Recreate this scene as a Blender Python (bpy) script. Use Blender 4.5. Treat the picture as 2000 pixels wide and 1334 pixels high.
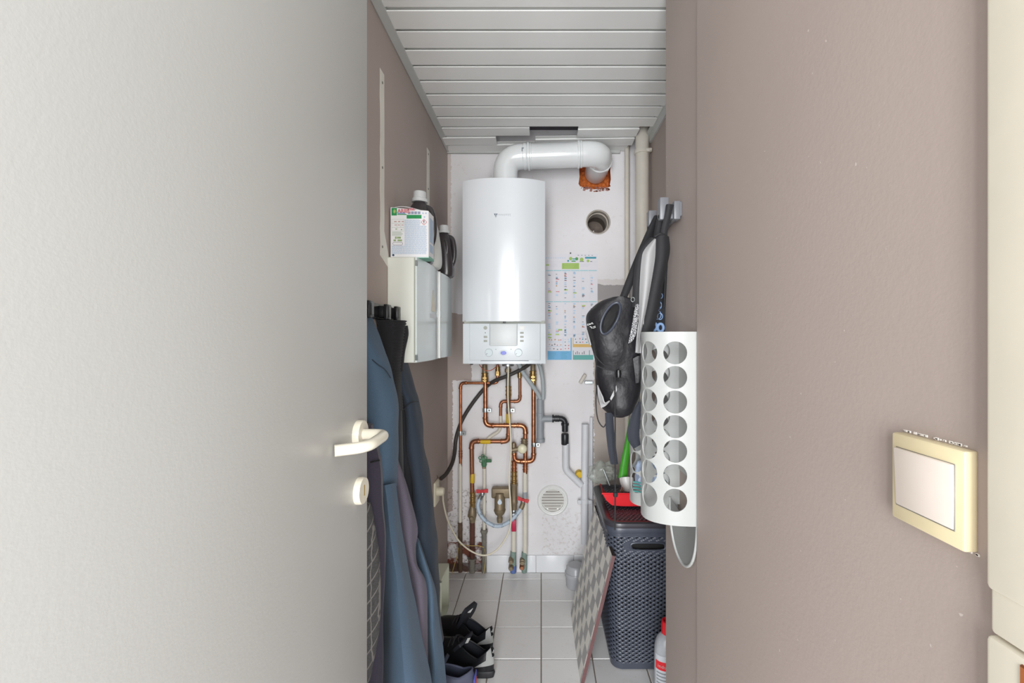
import bpy, bmesh, math, random
from mathutils import Vector, Matrix, noise as mnoise
random.seed(7)
for _o in list(bpy.data.objects): bpy.data.objects.remove(_o)
scene = bpy.context.scene
COL = scene.collection
# ------------------------------------------------------------------ camera
F, H, CX, CY = 910.0, 1.25, 1057.0, 660.0          # focal length in px, eye height, vanishing point
cam_d = bpy.data.cameras.new('camera'); cam = bpy.data.objects.new('camera', cam_d); COL.objects.link(cam)
cam.location = (0, 0, H); cam.rotation_euler = (math.pi/2, 0, 0)
cam_d.sensor_width = 36; cam_d.lens = 36*F/2000
cam_d.shift_x = -(CX-1000)/2000; cam_d.shift_y = -(667-CY)/2000
cam_d.clip_start = .01; cam_d.clip_end = 50
scene.camera = cam
# ------------------------------------------------------------------ light
w = bpy.data.worlds.new('world'); scene.world = w; w.use_nodes = True
w.node_tree.nodes['Background'].inputs[0].default_value = (.97, .985, 1.0, 1)
w.node_tree.nodes['Background'].inputs[1].default_value = 1.35
def area(name, loc, rot, sx, sy, power, col=(1, 1, 1)):
    d = bpy.data.lights.new(name, 'AREA'); d.shape = 'RECTANGLE'; d.size = sx; d.size_y = sy; d.energy = power; d.color = col
    o = bpy.data.objects.new(name, d); COL.objects.link(o); o.location = loc; o.rotation_euler = rot
    return o
# three tall panes of the glazed door in the room behind the camera
for i, (wx, ww) in enumerate(((-.80, .28), (-.36, .42), (.08, .28))):
    area('glazed_door_light', (wx, -1.9, 1.25), (math.pi/2, 0, 0), ww, 2.1, 50*ww/.42, (.97, .985, 1.0))
# added fill light, back right behind the camera, to lift the deep left wall
area('left_wall_fill_light', (1.45, -3.0, 1.3), (math.pi/2, 0, math.radians(25)), 1.5, 2.0, 100, (1, .99, .97))
scene.view_settings.view_transform = 'Standard'; scene.view_settings.look = 'None'
scene.view_settings.exposure = 0.2; scene.view_settings.gamma = 1.0
scene.view_settings.use_curve_mapping = False
# ------------------------------------------------------------------ helpers
def P(px, py, Y): return Vector(((px-CX)*Y/F, Y, H-(py-CY)*Y/F))
def K(Y): return Y/F
def lin(h):
    h = h.lstrip('#'); r = [int(h[i:i+2], 16)/255 for i in (0, 2, 4)]
    return tuple(c/12.92 if c <= .04045 else ((c+.055)/1.055)**2.4 for c in r)
WL = {}
def put(bm, name, mat, parent=None, smooth=True, label=None, cat=None, group=None, kind=None, origin=None, ang=40):
    """bm is in world coordinates; link it as one mesh object, origin at its base (or at the parent's origin)"""
    if parent is not None: o0 = Vector(WL[parent.name])
    elif origin is not None: o0 = Vector(origin)
    else:
        vs = [v.co for v in bm.verts]
        o0 = Vector(((min(v.x for v in vs)+max(v.x for v in vs))/2, (min(v.y for v in vs)+max(v.y for v in vs))/2, min(v.z for v in vs)))
    bmesh.ops.recalc_face_normals(bm, faces=bm.faces[:])
    bmesh.ops.translate(bm, verts=bm.verts[:], vec=-o0)
    for f in bm.faces: f.smooth = smooth
    if smooth:
        lim = math.radians(ang)
        for e in bm.edges:
            if len(e.link_faces) == 2 and e.calc_face_angle(0) > lim: e.smooth = False
    me = bpy.data.meshes.new(name); bm.to_mesh(me); bm.free()
    for m in (mat if isinstance(mat, (list, tuple)) else [mat]): me.materials.append(m)
    o = bpy.data.objects.new(name, me); COL.objects.link(o)
    if parent is not None: o.parent = parent
    else: o.location = o0
    WL[o.name] = o0
    tag(o, label, cat, group, kind)
    return o
def tag(o, label=None, cat=None, group=None, kind=None):
    if label: o['label'] = label
    if cat: o['category'] = cat
    if group: o['group'] = group
    if kind: o['kind'] = kind
    return o
def thing(name, label, cat, loc, group=None, kind=None):
    o = bpy.data.objects.new(name, None); COL.objects.link(o); o.location = loc; o.empty_display_size = .05
    WL[o.name] = Vector(loc); tag(o, label, cat, group, kind); return o
def B(): return bmesh.new()
def box(bm, x0, x1, y0, y1, z0, z1, bev=0, seg=2, mi=0):
    r = bmesh.ops.create_cube(bm, size=1)
    vs = r['verts']
    for v in vs: v.co = Vector((x0+(v.co.x+.5)*(x1-x0), y0+(v.co.y+.5)*(y1-y0), z0+(v.co.z+.5)*(z1-z0)))
    fs = set(f for v in vs for f in v.link_faces)
    for f in fs: f.material_index = mi
    if bev > 0:
        es = set(e for v in vs for e in v.link_edges)
        bmesh.ops.bevel(bm, geom=list(es), offset=bev, segments=seg, profile=.5, affect='EDGES')
    return vs
def rot_new(bm, n0, mat4):
    bm.verts.ensure_lookup_table()
    for v in bm.verts[n0:]: v.co = mat4 @ v.co
def frames(pts, closed=False):
    n = len(pts); T = []
    for i in range(n):
        a = pts[(i-1) % n] if (closed or i > 0) else pts[i]
        b = pts[(i+1) % n] if (closed or i < n-1) else pts[i]
        t = (b-a); T.append(t.normalized() if t.length > 1e-9 else Vector((0, 0, 1)))
    up = Vector((0, 0, 1)) if abs(T[0].z) < .9 else Vector((0, 1, 0))
    N = (up - T[0]*up.dot(T[0])).normalized(); out = []
    for i in range(n):
        N = (N - T[i]*N.dot(T[i]))
        N = N.normalized() if N.length > 1e-6 else T[i].orthogonal().normalized()
        out.append((T[i], N, T[i].cross(N)))
    return out
def tube(bm, pts, r, n=12, caps=True, closed=False, flat=1.0, mi=0):
    pts = [Vector(p) for p in pts]; fr = frames(pts, closed); rings = []
    for i, p in enumerate(pts):
        rr = r[i] if isinstance(r, (list, tuple)) else r
        T, N, Bn = fr[i]
        rings.append([bm.verts.new(p + (N*math.cos(2*math.pi*k/n)*flat + Bn*math.sin(2*math.pi*k/n))*rr) for k in range(n)])
    m = len(rings)
    for i in range(m if closed else m-1):
        a, b = rings[i], rings[(i+1) % m]
        for k in range(n):
            f = bm.faces.new((a[k], a[(k+1) % n], b[(k+1) % n], b[k])); f.material_index = mi
    if caps and not closed:
        f = bm.faces.new(rings[0][::-1]); f.material_index = mi
        f = bm.faces.new(rings[-1]); f.material_index = mi
    return rings
def fillet(pts, rad, seg=7):
    pts = [Vector(p) for p in pts]; out = [pts[0]]; spans = []
    for i in range(1, len(pts)-1):
        a, b, c = pts[i-1], pts[i], pts[i+1]
        u, v = (a-b), (c-b); l = min(rad, u.length*.49, v.length*.49)
        s, e = b+u.normalized()*l, b+v.normalized()*l
        i0 = len(out)
        for k in range(seg+1):
            t = k/seg; out.append(s*(1-t)**2 + b*2*t*(1-t) + e*t*t)
        spans.append((i0, len(out)-1))
    out.append(pts[-1]); return out, spans
def catmull(pts, k=6, closed=False):
    pts = [Vector(p) for p in pts]; n = len(pts); out = []
    for i in range(n if closed else n-1):
        p1, p2 = pts[i], pts[(i+1) % n]
        p0 = pts[i-1] if (i > 0 or closed) else p1*2-p2
        p3 = pts[(i+2) % n] if (i+2 < n or closed) else p2*2-p1
        for j in range(k):
            t = j/k
            out.append(.5*((2*p1)+(p2-p0)*t+(2*p0-5*p1+4*p2-p3)*t*t+(3*p1-p0-3*p2+p3)*t*t*t))
    if not closed: out.append(pts[-1])
    return out
def grid(bm, rows, closed_u=False, mi=0, cap0=False, cap1=False):
    V = [[bm.verts.new(p) for p in r] for r in rows]; n = len(rows[0])
    for i in range(len(V)-1):
        for k in range(n if closed_u else n-1):
            f = bm.faces.new((V[i][k], V[i][(k+1) % n], V[i+1][(k+1) % n], V[i+1][k])); f.material_index = mi
    if cap0: bm.faces.new(V[0][::-1])
    if cap1: bm.faces.new(V[-1])
    return V
def sheet(bm, rows, th=.004, ku=5, kv=5, wr=0.0, ws=18, push=Vector((0, -1, 0)), seed=0):
    """cloth sheet through a grid of control points, smoothed, with thickness"""
    rr = [catmull(r, ku) for r in rows]
    cols = [catmull([r[i] for r in rr], kv) for i in range(len(rr[0]))]
    rows2 = [[cols[i][j] for i in range(len(cols))] for j in range(len(cols[0]))]
    if wr:
        rows2 = [[p + push*wr*mnoise.noise(Vector((p.x*ws+seed, p.y*ws, p.z*ws*.45))) for p in r] for r in rows2]
    b2 = B(); grid(b2, rows2)
    bmesh.ops.recalc_face_normals(b2, faces=b2.faces[:])
    bmesh.ops.solidify(b2, geom=b2.faces[:], thickness=th)
    me = bpy.data.meshes.new('tmp'); b2.to_mesh(me); b2.free(); bm.from_mesh(me); bpy.data.meshes.remove(me)
def loft(bm, secs, n=36, ex=2.3, wr=0, ws=14, seed=0, k=4, ribs=0, folds=None):
    """secs: (z, xl, xr, y0, y1) horizontal superellipse slices, smoothed vertically"""
    cs = catmull([Vector((a, b, c)) for a, b, c, d, e in secs], k); ds = catmull([Vector((d, e, 0)) for a, b, c, d, e in secs], k)
    rows = []
    for j, (c, d) in enumerate(zip(cs, ds)):
        z, xl, xr = c; y0, y1 = d.x, d.y; row = []
        for i in range(n):
            t = 2*math.pi*i/n; cs_, sn = math.cos(t), math.sin(t)
            x = math.copysign(abs(cs_)**(2/ex), cs_); y = math.copysign(abs(sn)**(2/ex), sn)
            f = 1.0
            if folds: f += folds[0]*math.sin(folds[1]*t + folds[2]*z)
            if ribs: f += ribs*(1 if j % 2 else -1)
            p = Vector(((xl+xr)/2+x*f*(xr-xl)/2, (y0+y1)/2+y*f*(y1-y0)/2, z))
            if wr:
                nn = mnoise.noise(Vector((p.x*ws+seed, p.y*ws, p.z*ws*.6)))
                p += Vector((x, y, 0))*wr*nn
            row.append(p)
        rows.append(row)
    grid(bm, rows, True, cap0=True, cap1=True)
def lathe(bm, prof, c, axis='Z', n=28, sx=1, sy=1, mi=0):
    rows = []
    for r, h in prof:
        row = []
        for i in range(n):
            t = 2*math.pi*i/n; a, b = r*math.cos(t)*sx, r*math.sin(t)*sy
            row.append(Vector(c)+(Vector((a, b, h)) if axis == 'Z' else Vector((a, h, b)) if axis == 'Y' else Vector((h, a, b))))
        rows.append(row)
    grid(bm, rows, True, mi=mi, cap0=True, cap1=True)
def prism(bm, poly, d, mi=0):
    """poly: list of world points (planar), extruded by vector d"""
    a = [bm.verts.new(Vector(p)) for p in poly]; b = [bm.verts.new(Vector(p)+Vector(d)) for p in poly]; n = len(a)
    bm.faces.new(a[::-1]).material_index = mi; bm.faces.new(b).material_index = mi
    for i in range(n): bm.faces.new((a[i], a[(i+1) % n], b[(i+1) % n], b[i])).material_index = mi
def text_bm(body, size, o, ux, uy, depth=.0004, align='LEFT', bold=0):
    cu = bpy.data.curves.new('t', 'FONT'); cu.body = body; cu.size = size; cu.align_x = align; cu.extrude = depth; cu.offset = bold; cu.resolution_u = 3
    ob = bpy.data.objects.new('t', cu); COL.objects.link(ob)
    dg = bpy.context.evaluated_depsgraph_get(); me = bpy.data.meshes.new_from_object(ob.evaluated_get(dg))
    bm = B(); bm.from_mesh(me); bpy.data.meshes.remove(me); bpy.data.objects.remove(ob); bpy.data.curves.remove(cu)
    ux, uy = Vector(ux).normalized(), Vector(uy).normalized(); uz = ux.cross(uy)
    for v in bm.verts: v.co = Vector(o)+ux*v.co.x+uy*v.co.y+uz*v.co.z
    return bm
# ------------------------------------------------------------------ materials
class G:
    def __init__(s, mat):
        s.t = mat.node_tree; s.N = s.t.nodes; s.L = s.t.links; s.bsdf = s.N['Principled BSDF']; s._tc = None
    def inp(s, sock, v):
        if isinstance(v, (int, float)): sock.default_value = v
        elif isinstance(v, (tuple, list)): sock.default_value = tuple(v)+((1,) if len(v) == 3 and sock.type == 'RGBA' else ())
        else: s.L.new(v, sock)
    def tc(s):
        if not s._tc: s._tc = s.N.new('ShaderNodeTexCoord')
        return s._tc.outputs['Object']
    def m(s, op, a, b=0):
        n = s.N.new('ShaderNodeMath'); n.operation = op; s.inp(n.inputs[0], a); s.inp(n.inputs[1], b); return n.outputs[0]
    def mix(s, f, a, b):
        n = s.N.new('ShaderNodeMix'); n.data_type = 'RGBA'; s.inp(n.inputs[0], f); s.inp(n.inputs[6], a); s.inp(n.inputs[7], b); return n.outputs[2]
    def noise(s, sc, det=4, rough=.55, vec=None):
        n = s.N.new('ShaderNodeTexNoise'); n.inputs['Scale'].default_value = sc; n.inputs['Detail'].default_value = det
        n.inputs['Roughness'].default_value = rough; s.L.new(vec or s.tc(), n.inputs['Vector']); return n.outputs[0]
    def sep(s, v=None):
        n = s.N.new('ShaderNodeSeparateXYZ'); s.L.new(v or s.tc(), n.inputs[0]); return n.outputs
    def ramp(s, f, a, b):
        n = s.N.new('ShaderNodeMapRange'); n.clamp = True; s.inp(n.inputs[0], f); n.inputs[1].default_value = a; n.inputs[2].default_value = b; return n.outputs[0]
    def scale(s, sx, sy, sz):
        n = s.N.new('ShaderNodeMapping'); n.inputs['Scale'].default_value = (sx, sy, sz); s.L.new(s.tc(), n.inputs[0]); return n.outputs[0]
    def col(s, c): s.inp(s.bsdf.inputs['Base Color'], c)
    def bump(s, h, strength=.2, dist=.002):
        n = s.N.new('ShaderNodeBump'); n.inputs['Strength'].default_value = strength; n.inputs['Distance'].default_value = dist
        s.L.new(h, n.inputs['Height']); s.L.new(n.outputs[0], s.bsdf.inputs['Normal'])
MATS = {}
def M(name, hexc, rough=.5, metal=0, var=.06, vs=14, bump=0, bs=120, trans=0, alpha=1, coat=0, sheen=0):
    if name in MATS: return MATS[name]
    mt = bpy.data.materials.new(name); mt.use_nodes = True; g = G(mt); c = lin(hexc)
    b = g.bsdf; b.inputs['Roughness'].default_value = rough; b.inputs['Metallic'].default_value = metal
    if var: g.col(g.mix(g.noise(vs), tuple(x*(1-var*1.6) for x in c), tuple(min(1, x*(1+var*1.6)) for x in c)))
    else: g.col(c)
    if bump: g.bump(g.noise(bs, 3), bump, .0015)
    if trans: b.inputs['Transmission Weight'].default_value = trans
    if alpha < 1: b.inputs['Alpha'].default_value = alpha
    if coat: b.inputs['Coat Weight'].default_value = coat
    if sheen: b.inputs['Sheen Weight'].default_value = sheen
    MATS[name] = mt; return mt
def newmat(name, rough=.6):
    mt = bpy.data.materials.new(name); mt.use_nodes = True; g = G(mt); g.bsdf.inputs['Roughness'].default_value = rough; MATS[name] = mt; return mt, g

# painted mauve wall
def wall_paint(name, hexc):
    mt, g = newmat(name, .62); c = lin(hexc)
    big = g.noise(2.2, 4); fine = g.noise(160, 2); flecks = g.ramp(g.noise(110, 2, .4), .76, .79)
    base = g.mix(big, tuple(x*.93 for x in c), tuple(x*1.07 for x in c))
    g.col(g.mix(g.m('MULTIPLY', flecks, .55), base, lin('#d8d2cb')))
    g.bump(fine, .18, .0012); return mt
m_wall = wall_paint('mauve_wall_paint', '#aa9c95')
m_door = M('door_paint', '#b0b0ad', .34, var=.02, vs=3, bump=.10, bs=220)
m_frame = M('frame_paint', '#e4ddcc', .45, var=.03, bump=.06, bs=90)
m_wood = M('frame_wood', '#9a5a30', .5, var=.2)
m_slat = M('slat_pvc', '#f0f1ef', .42, var=.025, vs=5)
m_trim = M('trim_pvc', '#bfc1be', .45, var=.03)
m_void = M('ceiling_void', '#6d6970', .8, var=.1)
m_grout = M('grout', '#8f857a', .85, var=.15, vs=30)
m_tile, g = newmat('floor_tile_glaze', .3)
d = g.ramp(g.noise(9, 5, .65), .55, .8); spk = g.ramp(g.noise(140, 2), .70, .74)
g.col(g.mix(g.m('MULTIPLY', spk, .5), g.mix(g.m('MULTIPLY', d, .45), lin('#eeedec'), lin('#d3c8bc')), lin('#6b5f55')))
g.bump(g.noise(60, 2), .04, .001)
m_wtile = M('white_skirting_glaze', '#e9ebee', .16, var=.015)
# back wall: white paint with older mauve showing, filler, dirt and bare brick at the foot
KB = 2.489/F
bx = lambda p: (p-CX)*KB
bz = lambda p: H-(p-CY)*KB
m_back, g = newmat('back_wall_paint', .55)
X, Y_, Z = g.sep()
nz = g.noise(16, 5, .6); nf = g.noise(55, 4, .65)
xd = g.m('ADD', X, g.m('MULTIPLY', g.m('SUBTRACT', nf, .5), .03)); zd = g.m('ADD', Z, g.m('MULTIPLY', g.m('SUBTRACT', nz, .5), .045))
def bmask(x0, x1, y0, y1):
    a = g.m('GREATER_THAN', xd, bx(x0)); b = g.m('LESS_THAN', xd, bx(x1)); c = g.m('LESS_THAN', zd, bz(y0)); d = g.m('GREATER_THAN', zd, bz(y1))
    return g.m('MULTIPLY', g.m('MULTIPLY', a, b), g.m('MULTIPLY', c, d))
base = g.mix(g.noise(5, 5), lin('#dedada'), lin('#ecebee'))
base = g.mix(g.m('MULTIPLY', g.ramp(g.noise(24, 4, .7), .60, .72), .25), base, lin('#b9ada4'))
base = g.mix(bmask(860, 921, 612, 744), base, lin('#b0a29c'))
base = g.mix(bmask(860, 884, 735, 1000), base, lin('#b0a29c'))
base = g.mix(bmask(860, 881, 290, 620), base, lin('#cfc4bf'))
base = g.mix(bmask(1160, 1300, 585, 1200), base, lin('#b3a8a0'))
base = g.mix(bmask(1163, 1300, 556, 586), base, lin('#9b9696'))
base = g.mix(g.m('MULTIPLY', bmask(1085, 1300, 545, 556), .6), base, lin('#cfc8c4'))
dirt = g.ramp(nf, .52, .66)
base = g.mix(g.m('MULTIPLY', bmask(872, 952, 955, 1130), g.m('MULTIPLY', dirt, .8)), base, lin('#6a5548'))
base = g.mix(g.m('MULTIPLY', bmask(872, 946, 1058, 1135), g.ramp(nz, .42, .52)), base, lin('#74402f'))
base = g.mix(g.m('MULTIPLY', bmask(860, 950, 1100, 1135), .75), base, lin('#4d4038'))
base = g.mix(g.m('MULTIPLY', bmask(1060, 1140, 1000, 1085), g.m('MULTIPLY', dirt, .35)), base, lin('#a3917f'))
g.col(base); g.bump(nz, .22, .004)
m_copper, g = newmat('copper', .3)
g.bsdf.inputs['Metallic'].default_value = .85
g.col(g.mix(g.ramp(g.noise(38, 4, .6), .35, .7), lin('#c98560'), lin('#8f5a3e')))
m_copper_d = M('tarnished_copper', '#a06c50', .42, .8, var=.2, vs=40)
m_brass = M('brass', '#a88a58', .36, .8, var=.2, vs=50)
m_bronze = M('bronze_cast', '#8d7e66', .5, .45, var=.15, vs=50, bump=.1)
m_steel = M('steel', '#b9c0c2', .3, .9, var=.1)
m_pipe_white = M('painted_pipe', '#d9d4c6', .5, var=.07, vs=30)
m_pipe_rust = M('corroded_pipe', '#5e4b3a', .85, var=.35, vs=45, bump=.4)
m_pipe_red = M('corroded_red_pipe', '#5d3a30', .85, var=.3, vs=45, bump=.4)
m_pipe_grey = M('lead_pipe', '#77746b', .8, var=.3, vs=45, bump=.3)
m_verd = M('verdigris', '#7f948b', .8, var=.3, vs=60, bump=.4)
m_pvc_w = M('white_pvc', '#d8dade', .42, var=.03)
m_pvc_cream = M('aged_pipe', '#d3cdc2', .5, var=.06)
m_pvc_g = M('grey_pvc', '#9aa0a5', .45, var=.04)
m_hose_g = M('pale_grey_hose', '#aeb6b8', .5, var=.04)
m_pvc_k = M('black_pvc', '#26282c', .35, var=.08)
m_rubber = M('black_hose', '#3c3836', .6, var=.15, vs=60)
m_yellow = M('yellow_tape', '#d9b31c', .5, var=.06)
m_red = M('red_plastic', '#e3202c', .32, var=.05)
m_redv = M('valve_red', '#c8343a', .4, var=.1)
m_green_v = M('green_valve', '#4c7d5b', .5, var=.15)
m_cream = M('cream_plastic', '#e9e2cc', .38, var=.02)
m_cream2 = M('aged_switch_frame', '#d8caa6', .4, var=.05, vs=30)
m_rocker = M('switch_rocker', '#dcd0c6', .35, var=.04, vs=20)
m_handle = M('cream_handle', '#d9d3c2', .28, var=.01, coat=.3)
m_boiler = M('boiler_enamel', '#e3e7eb', .2, var=.01, coat=.2)
m_boiler2 = M('boiler_panel', '#dde3e7', .3, var=.01)
m_silver = M('silver_flap', '#d6d9d9', .5, .1, var=.05)
m_flue = M('flue_enamel', '#eceff0', .16, var=.01, coat=.3)
m_black = M('black_plastic', '#141416', .3, var=.1)
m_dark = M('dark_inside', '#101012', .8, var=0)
m_grey_t = M('grey_print', '#8a9095', .6, var=0)
m_btn = M('grey_button', '#a3a69c', .5, var=0)
m_blue_p = M('blue_badge', '#4a56c8', .3, var=0)
m_navy_p = M('navy_print', '#2d4660', .5, var=0)
m_paper = M('calendar_paper', '#e3e1e6', .55, var=.012)
m_white = M('white_plastic', '#e8e9e6', .4, var=.015)
m_cab = M('cabinet_side', '#d9dbd2', .38, var=.02)
m_glassd = M('frosted_door', '#d3dcdd', .22, var=.02, coat=.25)
m_box = M('white_carton', '#e4e4e6', .5, var=.015)
m_lightb = M('pale_bottle', '#c9cac6', .4, var=.03)
m_darkb = M('dark_bottle', '#3a3638', .22, var=.05)
m_cap = M('grey_cap', '#c3c6c6', .4, var=.03)
m_orange, g = newmat('orange_brick', .95)
g.col(g.mix(g.ramp(g.noise(70, 4, .7), .35, .7), lin('#e07f3c'), lin('#8f431d'))); g.bump(g.noise(80, 4), .8, .006)
m_mort = M('broken_mortar', '#a5766a', .95, var=.25, vs=60, bump=.5)
m_hole = M('hole_liner', '#b3aba2', .8, var=.2, vs=30)
m_hole_in = M('hole_inside', '#766a62', .9, var=.3, vs=40)
def cloth(name, hexc, fuzz=.5, sheen=.06):
    mt, g = newmat(name, .92); c = lin(hexc)
    f = g.noise(420, 3, .7); b2 = g.noise(9, 3)
    g.col(g.mix(f, tuple(x*.72 for x in c), tuple(min(1, x*1.28+.004) for x in c)))
    g.bsdf.inputs['Sheen Weight'].default_value = sheen
    g.bump(g.m('ADD', g.m('MULTIPLY', f, .12), g.noise(11, 3, .5, g.scale(1, 1, .35))), fuzz, .012); return mt
m_coat_b = cloth('blue_wool', '#465b6f')
m_coat_n = cloth('navy_wool', '#28323f')
m_coat_k = cloth('black_wool', '#1a1c22', .4, .1)
m_lining = cloth('mauve_grey_cloth', '#58525f')
m_knit = cloth('black_knit', '#121115', .4, .05)
m_jack = cloth('aubergine_cloth', '#332e3c', .4, .15)
m_plaid, g = newmat('plaid_wool', .92)
wv = g.N.new('ShaderNodeTexWave'); wv.inputs['Scale'].default_value = 22; wv.inputs['Distortion'].default_value = 1.5; g.L.new(g.scale(1, 1, 1.6), wv.inputs[0])
wv2 = g.N.new('ShaderNodeTexWave'); wv2.bands_direction = 'DIAGONAL'; wv2.inputs['Scale'].default_value = 13; g.L.new(g.scale(1, 1, -1.2), wv2.inputs[0])
lines = g.m('MAXIMUM', g.ramp(wv.outputs[1], .93, .99), g.ramp(wv2.outputs[1], .95, .995))
g.col(g.mix(g.m('MULTIPLY', lines, .25), g.mix(g.noise(300, 2), lin('#2b2a2c'), lin('#5b5a5a')), lin('#c9c6c0')))
m_bag = M('backpack_nylon', '#1e1d21', .52, var=.12, vs=30, bump=.15, bs=300)
_g = G(m_bag); _g.bump(_g.m('ADD', _g.noise(24, 3, .5), _g.m('MULTIPLY', _g.noise(300, 2), .05)), .55, .012)
m_bag2 = M('backpack_webbing', '#1d1d20', .75, var=.12, vs=60, bump=.3, bs=400)
m_web = M('speckled_webbing', '#242731', .8, var=.3, vs=500, bump=.3, bs=500)
m_pad = M('grey_strap_pad', '#a2a2a3', .7, var=.03, bump=.12, bs=400)
m_mesh, g = newmat('mesh_pocket', .7)
ck = g.N.new('ShaderNodeTexVoronoi'); ck.inputs['Scale'].default_value = 620; g.L.new(g.tc(), ck.inputs['Vector'])
g.col(g.mix(g.ramp(ck.outputs['Distance'], .35, .5), lin('#d4d4d6'), lin('#333338')))
m_bluepr = M('blue_print', '#7e9cc4', .6, var=0)
m_holder = M('bag_dispenser_plastic', '#adafad', .38, var=.01)
m_holder.node_tree.nodes['Principled BSDF'].inputs['Subsurface Weight'].default_value = .25
m_holder.node_tree.nodes['Principled BSDF'].inputs['Subsurface Radius'].default_value = (.01, .01, .01)
m_basket = M('anthracite_basket', '#474c58', .34, var=.05)
m_lid = M('basket_lid', '#3c3a40', .32, var=.05)
m_hook = M('grey_hook', '#6f7176', .35, var=.03)
m_board, g = newmat('diamond_laminate', .45)
m_edge = M('board_edge', '#6a4a4a', .5, var=.1)
m_edge_d = M('board_top_edge', '#3a302c', .7, var=.1)
m_bagp = M('clear_plastic_bag', '#b4bab2', .2, var=.2, vs=60, alpha=.42)
m_bagb = M('blue_plastic_bag', '#aebdd6', .3, var=.15, vs=50)
m_teal = M('teal_print', '#3b8a86', .5, var=.1)
m_grn = M('green_plastic', '#46a52c', .35, var=.06)
m_brist = M('bristles', '#9a7568', .85, var=.25, vs=220)
m_pale = M('pale_green_plastic', '#d3d6c4', .4, var=.03)
m_tub = M('grey_translucent_tub', '#aeb0b4', .25, var=.03)
m_shoe = M('black_leather', '#17181c', .3, var=.1, bump=.08, bs=160)
m_shoe_in = M('shoe_lining', '#1b1d26', .7, var=.1)
m_shoe_s = M('silver_leather', '#d2d4d2', .36, 0, var=.06)
m_shoe_g = M('slate_fabric_shoe', '#44485c', .6, var=.08)
m_soleb = M('black_sole', '#222326', .5, var=.1)
m_solew = M('white_sole', '#cfcdc6', .5, var=.05)
m_lace = M('black_lace', '#1d1c20', .8, var=.1)
m_det = M('detergent_bottle', '#b5b9bf', .3, var=.03)
m_lab = M('bottle_label', '#ccd0d6', .45, var=.02)
m_wire_y = M('earth_wire', '#b9a05a', .5, var=.1)

# ------------------------------------------------------------------ setting
XL, XR, XN, YB, ZC = -.50, .54, .347, 2.489, 2.243
YE = 1.042         # end of the near right wall plane
YS = 1.322         # end of the wall stub behind it
fl = B(); box(fl, XL-.02, XR+.02, -.6, YB+.02, -.05, -.0045)
floor = put(fl, 'floor', m_grout, origin=(0, 0, 0), smooth=False, kind='structure')
tile_cache = {}
def tile_mesh(w_, d_):
    k = (round(w_, 4), round(d_, 4))
    if k not in tile_cache:
        b = B(); box(b, 0, w_, 0, d_, -.009, 0, .0018, 1); me = bpy.data.meshes.new('floor_tile'); b.to_mesh(me); b.free(); me.materials.append(m_tile); tile_cache[k] = me
    return tile_cache[k]
ys = [2.413-.2*i for i in range(0, 13)]
spans_y = [(2.413, YB)] + [(y-.2, y) for y in ys]
xs = [(-.5, -.4), (-.4, -.2), (-.2, 0), (0, .2), (.2, .4), (.4, .54)]
for (y0, y1) in spans_y:
    for (x0, x1) in xs:
        gp = .0022
        o = bpy.data.objects.new('floor_tile', tile_mesh(x1-x0-2*gp, y1-y0-2*gp)); COL.objects.link(o)
        o.location = (x0+gp, y0+gp, random.uniform(-.0006, .0004)); o.parent = floor
# back wall with a round vent hole, a broken-out flue hole and a grille opening
HOLE = Vector((bx(1168), YB, bz(434))); HR = .058
GR = Vector((bx(1079.5), YB, bz(977))); GRR = .063
bk = B()
def loop(pts):
    vs = [bk.verts.new(p) for p in pts]
    for i in range(len(vs)): bk.edges.new((vs[i], vs[(i+1) % len(vs)]))
loop([(XL, YB, 0), (XR, YB, 0), (XR, YB, 2.5), (XL, YB, 2.5)])
circ = lambda c, r, n: [Vector((c.x+r*math.cos(2*math.pi*i/n), c.y, c.z+r*math.sin(2*math.pi*i/n))) for i in range(n)]
loop(circ(HOLE, HR, 32)); loop(circ(GR, GRR, 32))
bh = [(1131, 326), (1193, 326), (1193, 350), (1191.5, 360), (1193, 364), (1186, 366.5), (1181, 366), (1176, 369), (1165, 370), (1155, 369), (1146, 368), (1140, 366), (1133, 364), (1130, 359), (1132, 345)]
loop([Vector((bx(a), YB, bz(b))) for a, b in bh])
bmesh.ops.triangle_fill(bk, use_beauty=True, edges=bk.edges[:])
for f in bk.faces: f.normal_update()
wall_back = put(bk, 'wall_back', m_back, origin=(0, 0, 0), smooth=False, kind='structure')
b = B()
rows = [[Vector((p.x, YB+dy, p.z)) for p in circ(HOLE, HR*s, 32)] for dy, s in ((-.006, 1.13), (-.008, 1.08), (-.004, 1.0), (.03, .99), (.032, .9), (.10, .89))]
grid(b, rows, True); put(b, 'vent_sleeve', m_hole, wall_back)
b = B(); rows = [[Vector((p.x, YB+dy, p.z)) for p in circ(HOLE, r, 32)] for dy, r in ((.10, HR*.93), (.2, HR*.93), (.21, .002))]
grid(b, rows, True); put(b, 'vent_duct', m_hole_in, wall_back)
b = B()
n0 = len(bh); inner = [Vector((bx(a), YB+.075, bz(c))) for a, c in bh]; outer = [Vector((bx(a)*1.0, YB-.001, bz(c))) for a, c in bh]
grid(b, [outer, inner], True); b.faces.new([b.verts.new(p) for p in inner]); bmesh.ops.subdivide_edges(b, edges=b.edges[:], cuts=3, use_grid_fill=True)
for v in b.verts: v.co += Vector((0, 1, 0))*abs(mnoise.noise(v.co*40))*.02
put(b, 'brick_opening', m_orange, wall_back, smooth=False)
b = B()
for i in range(70):
    a = random.uniform(1134, 1190); c = random.uniform(366, 374.5-abs(a-1162)*.12); s = random.uniform(.001, .0042)
    p = Vector((bx(a), YB-.001, bz(c))); box(b, p.x-s*1.6, p.x+s*1.6, YB-.003, YB+.002, p.z-s, p.z+s, .001, 1)
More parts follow.
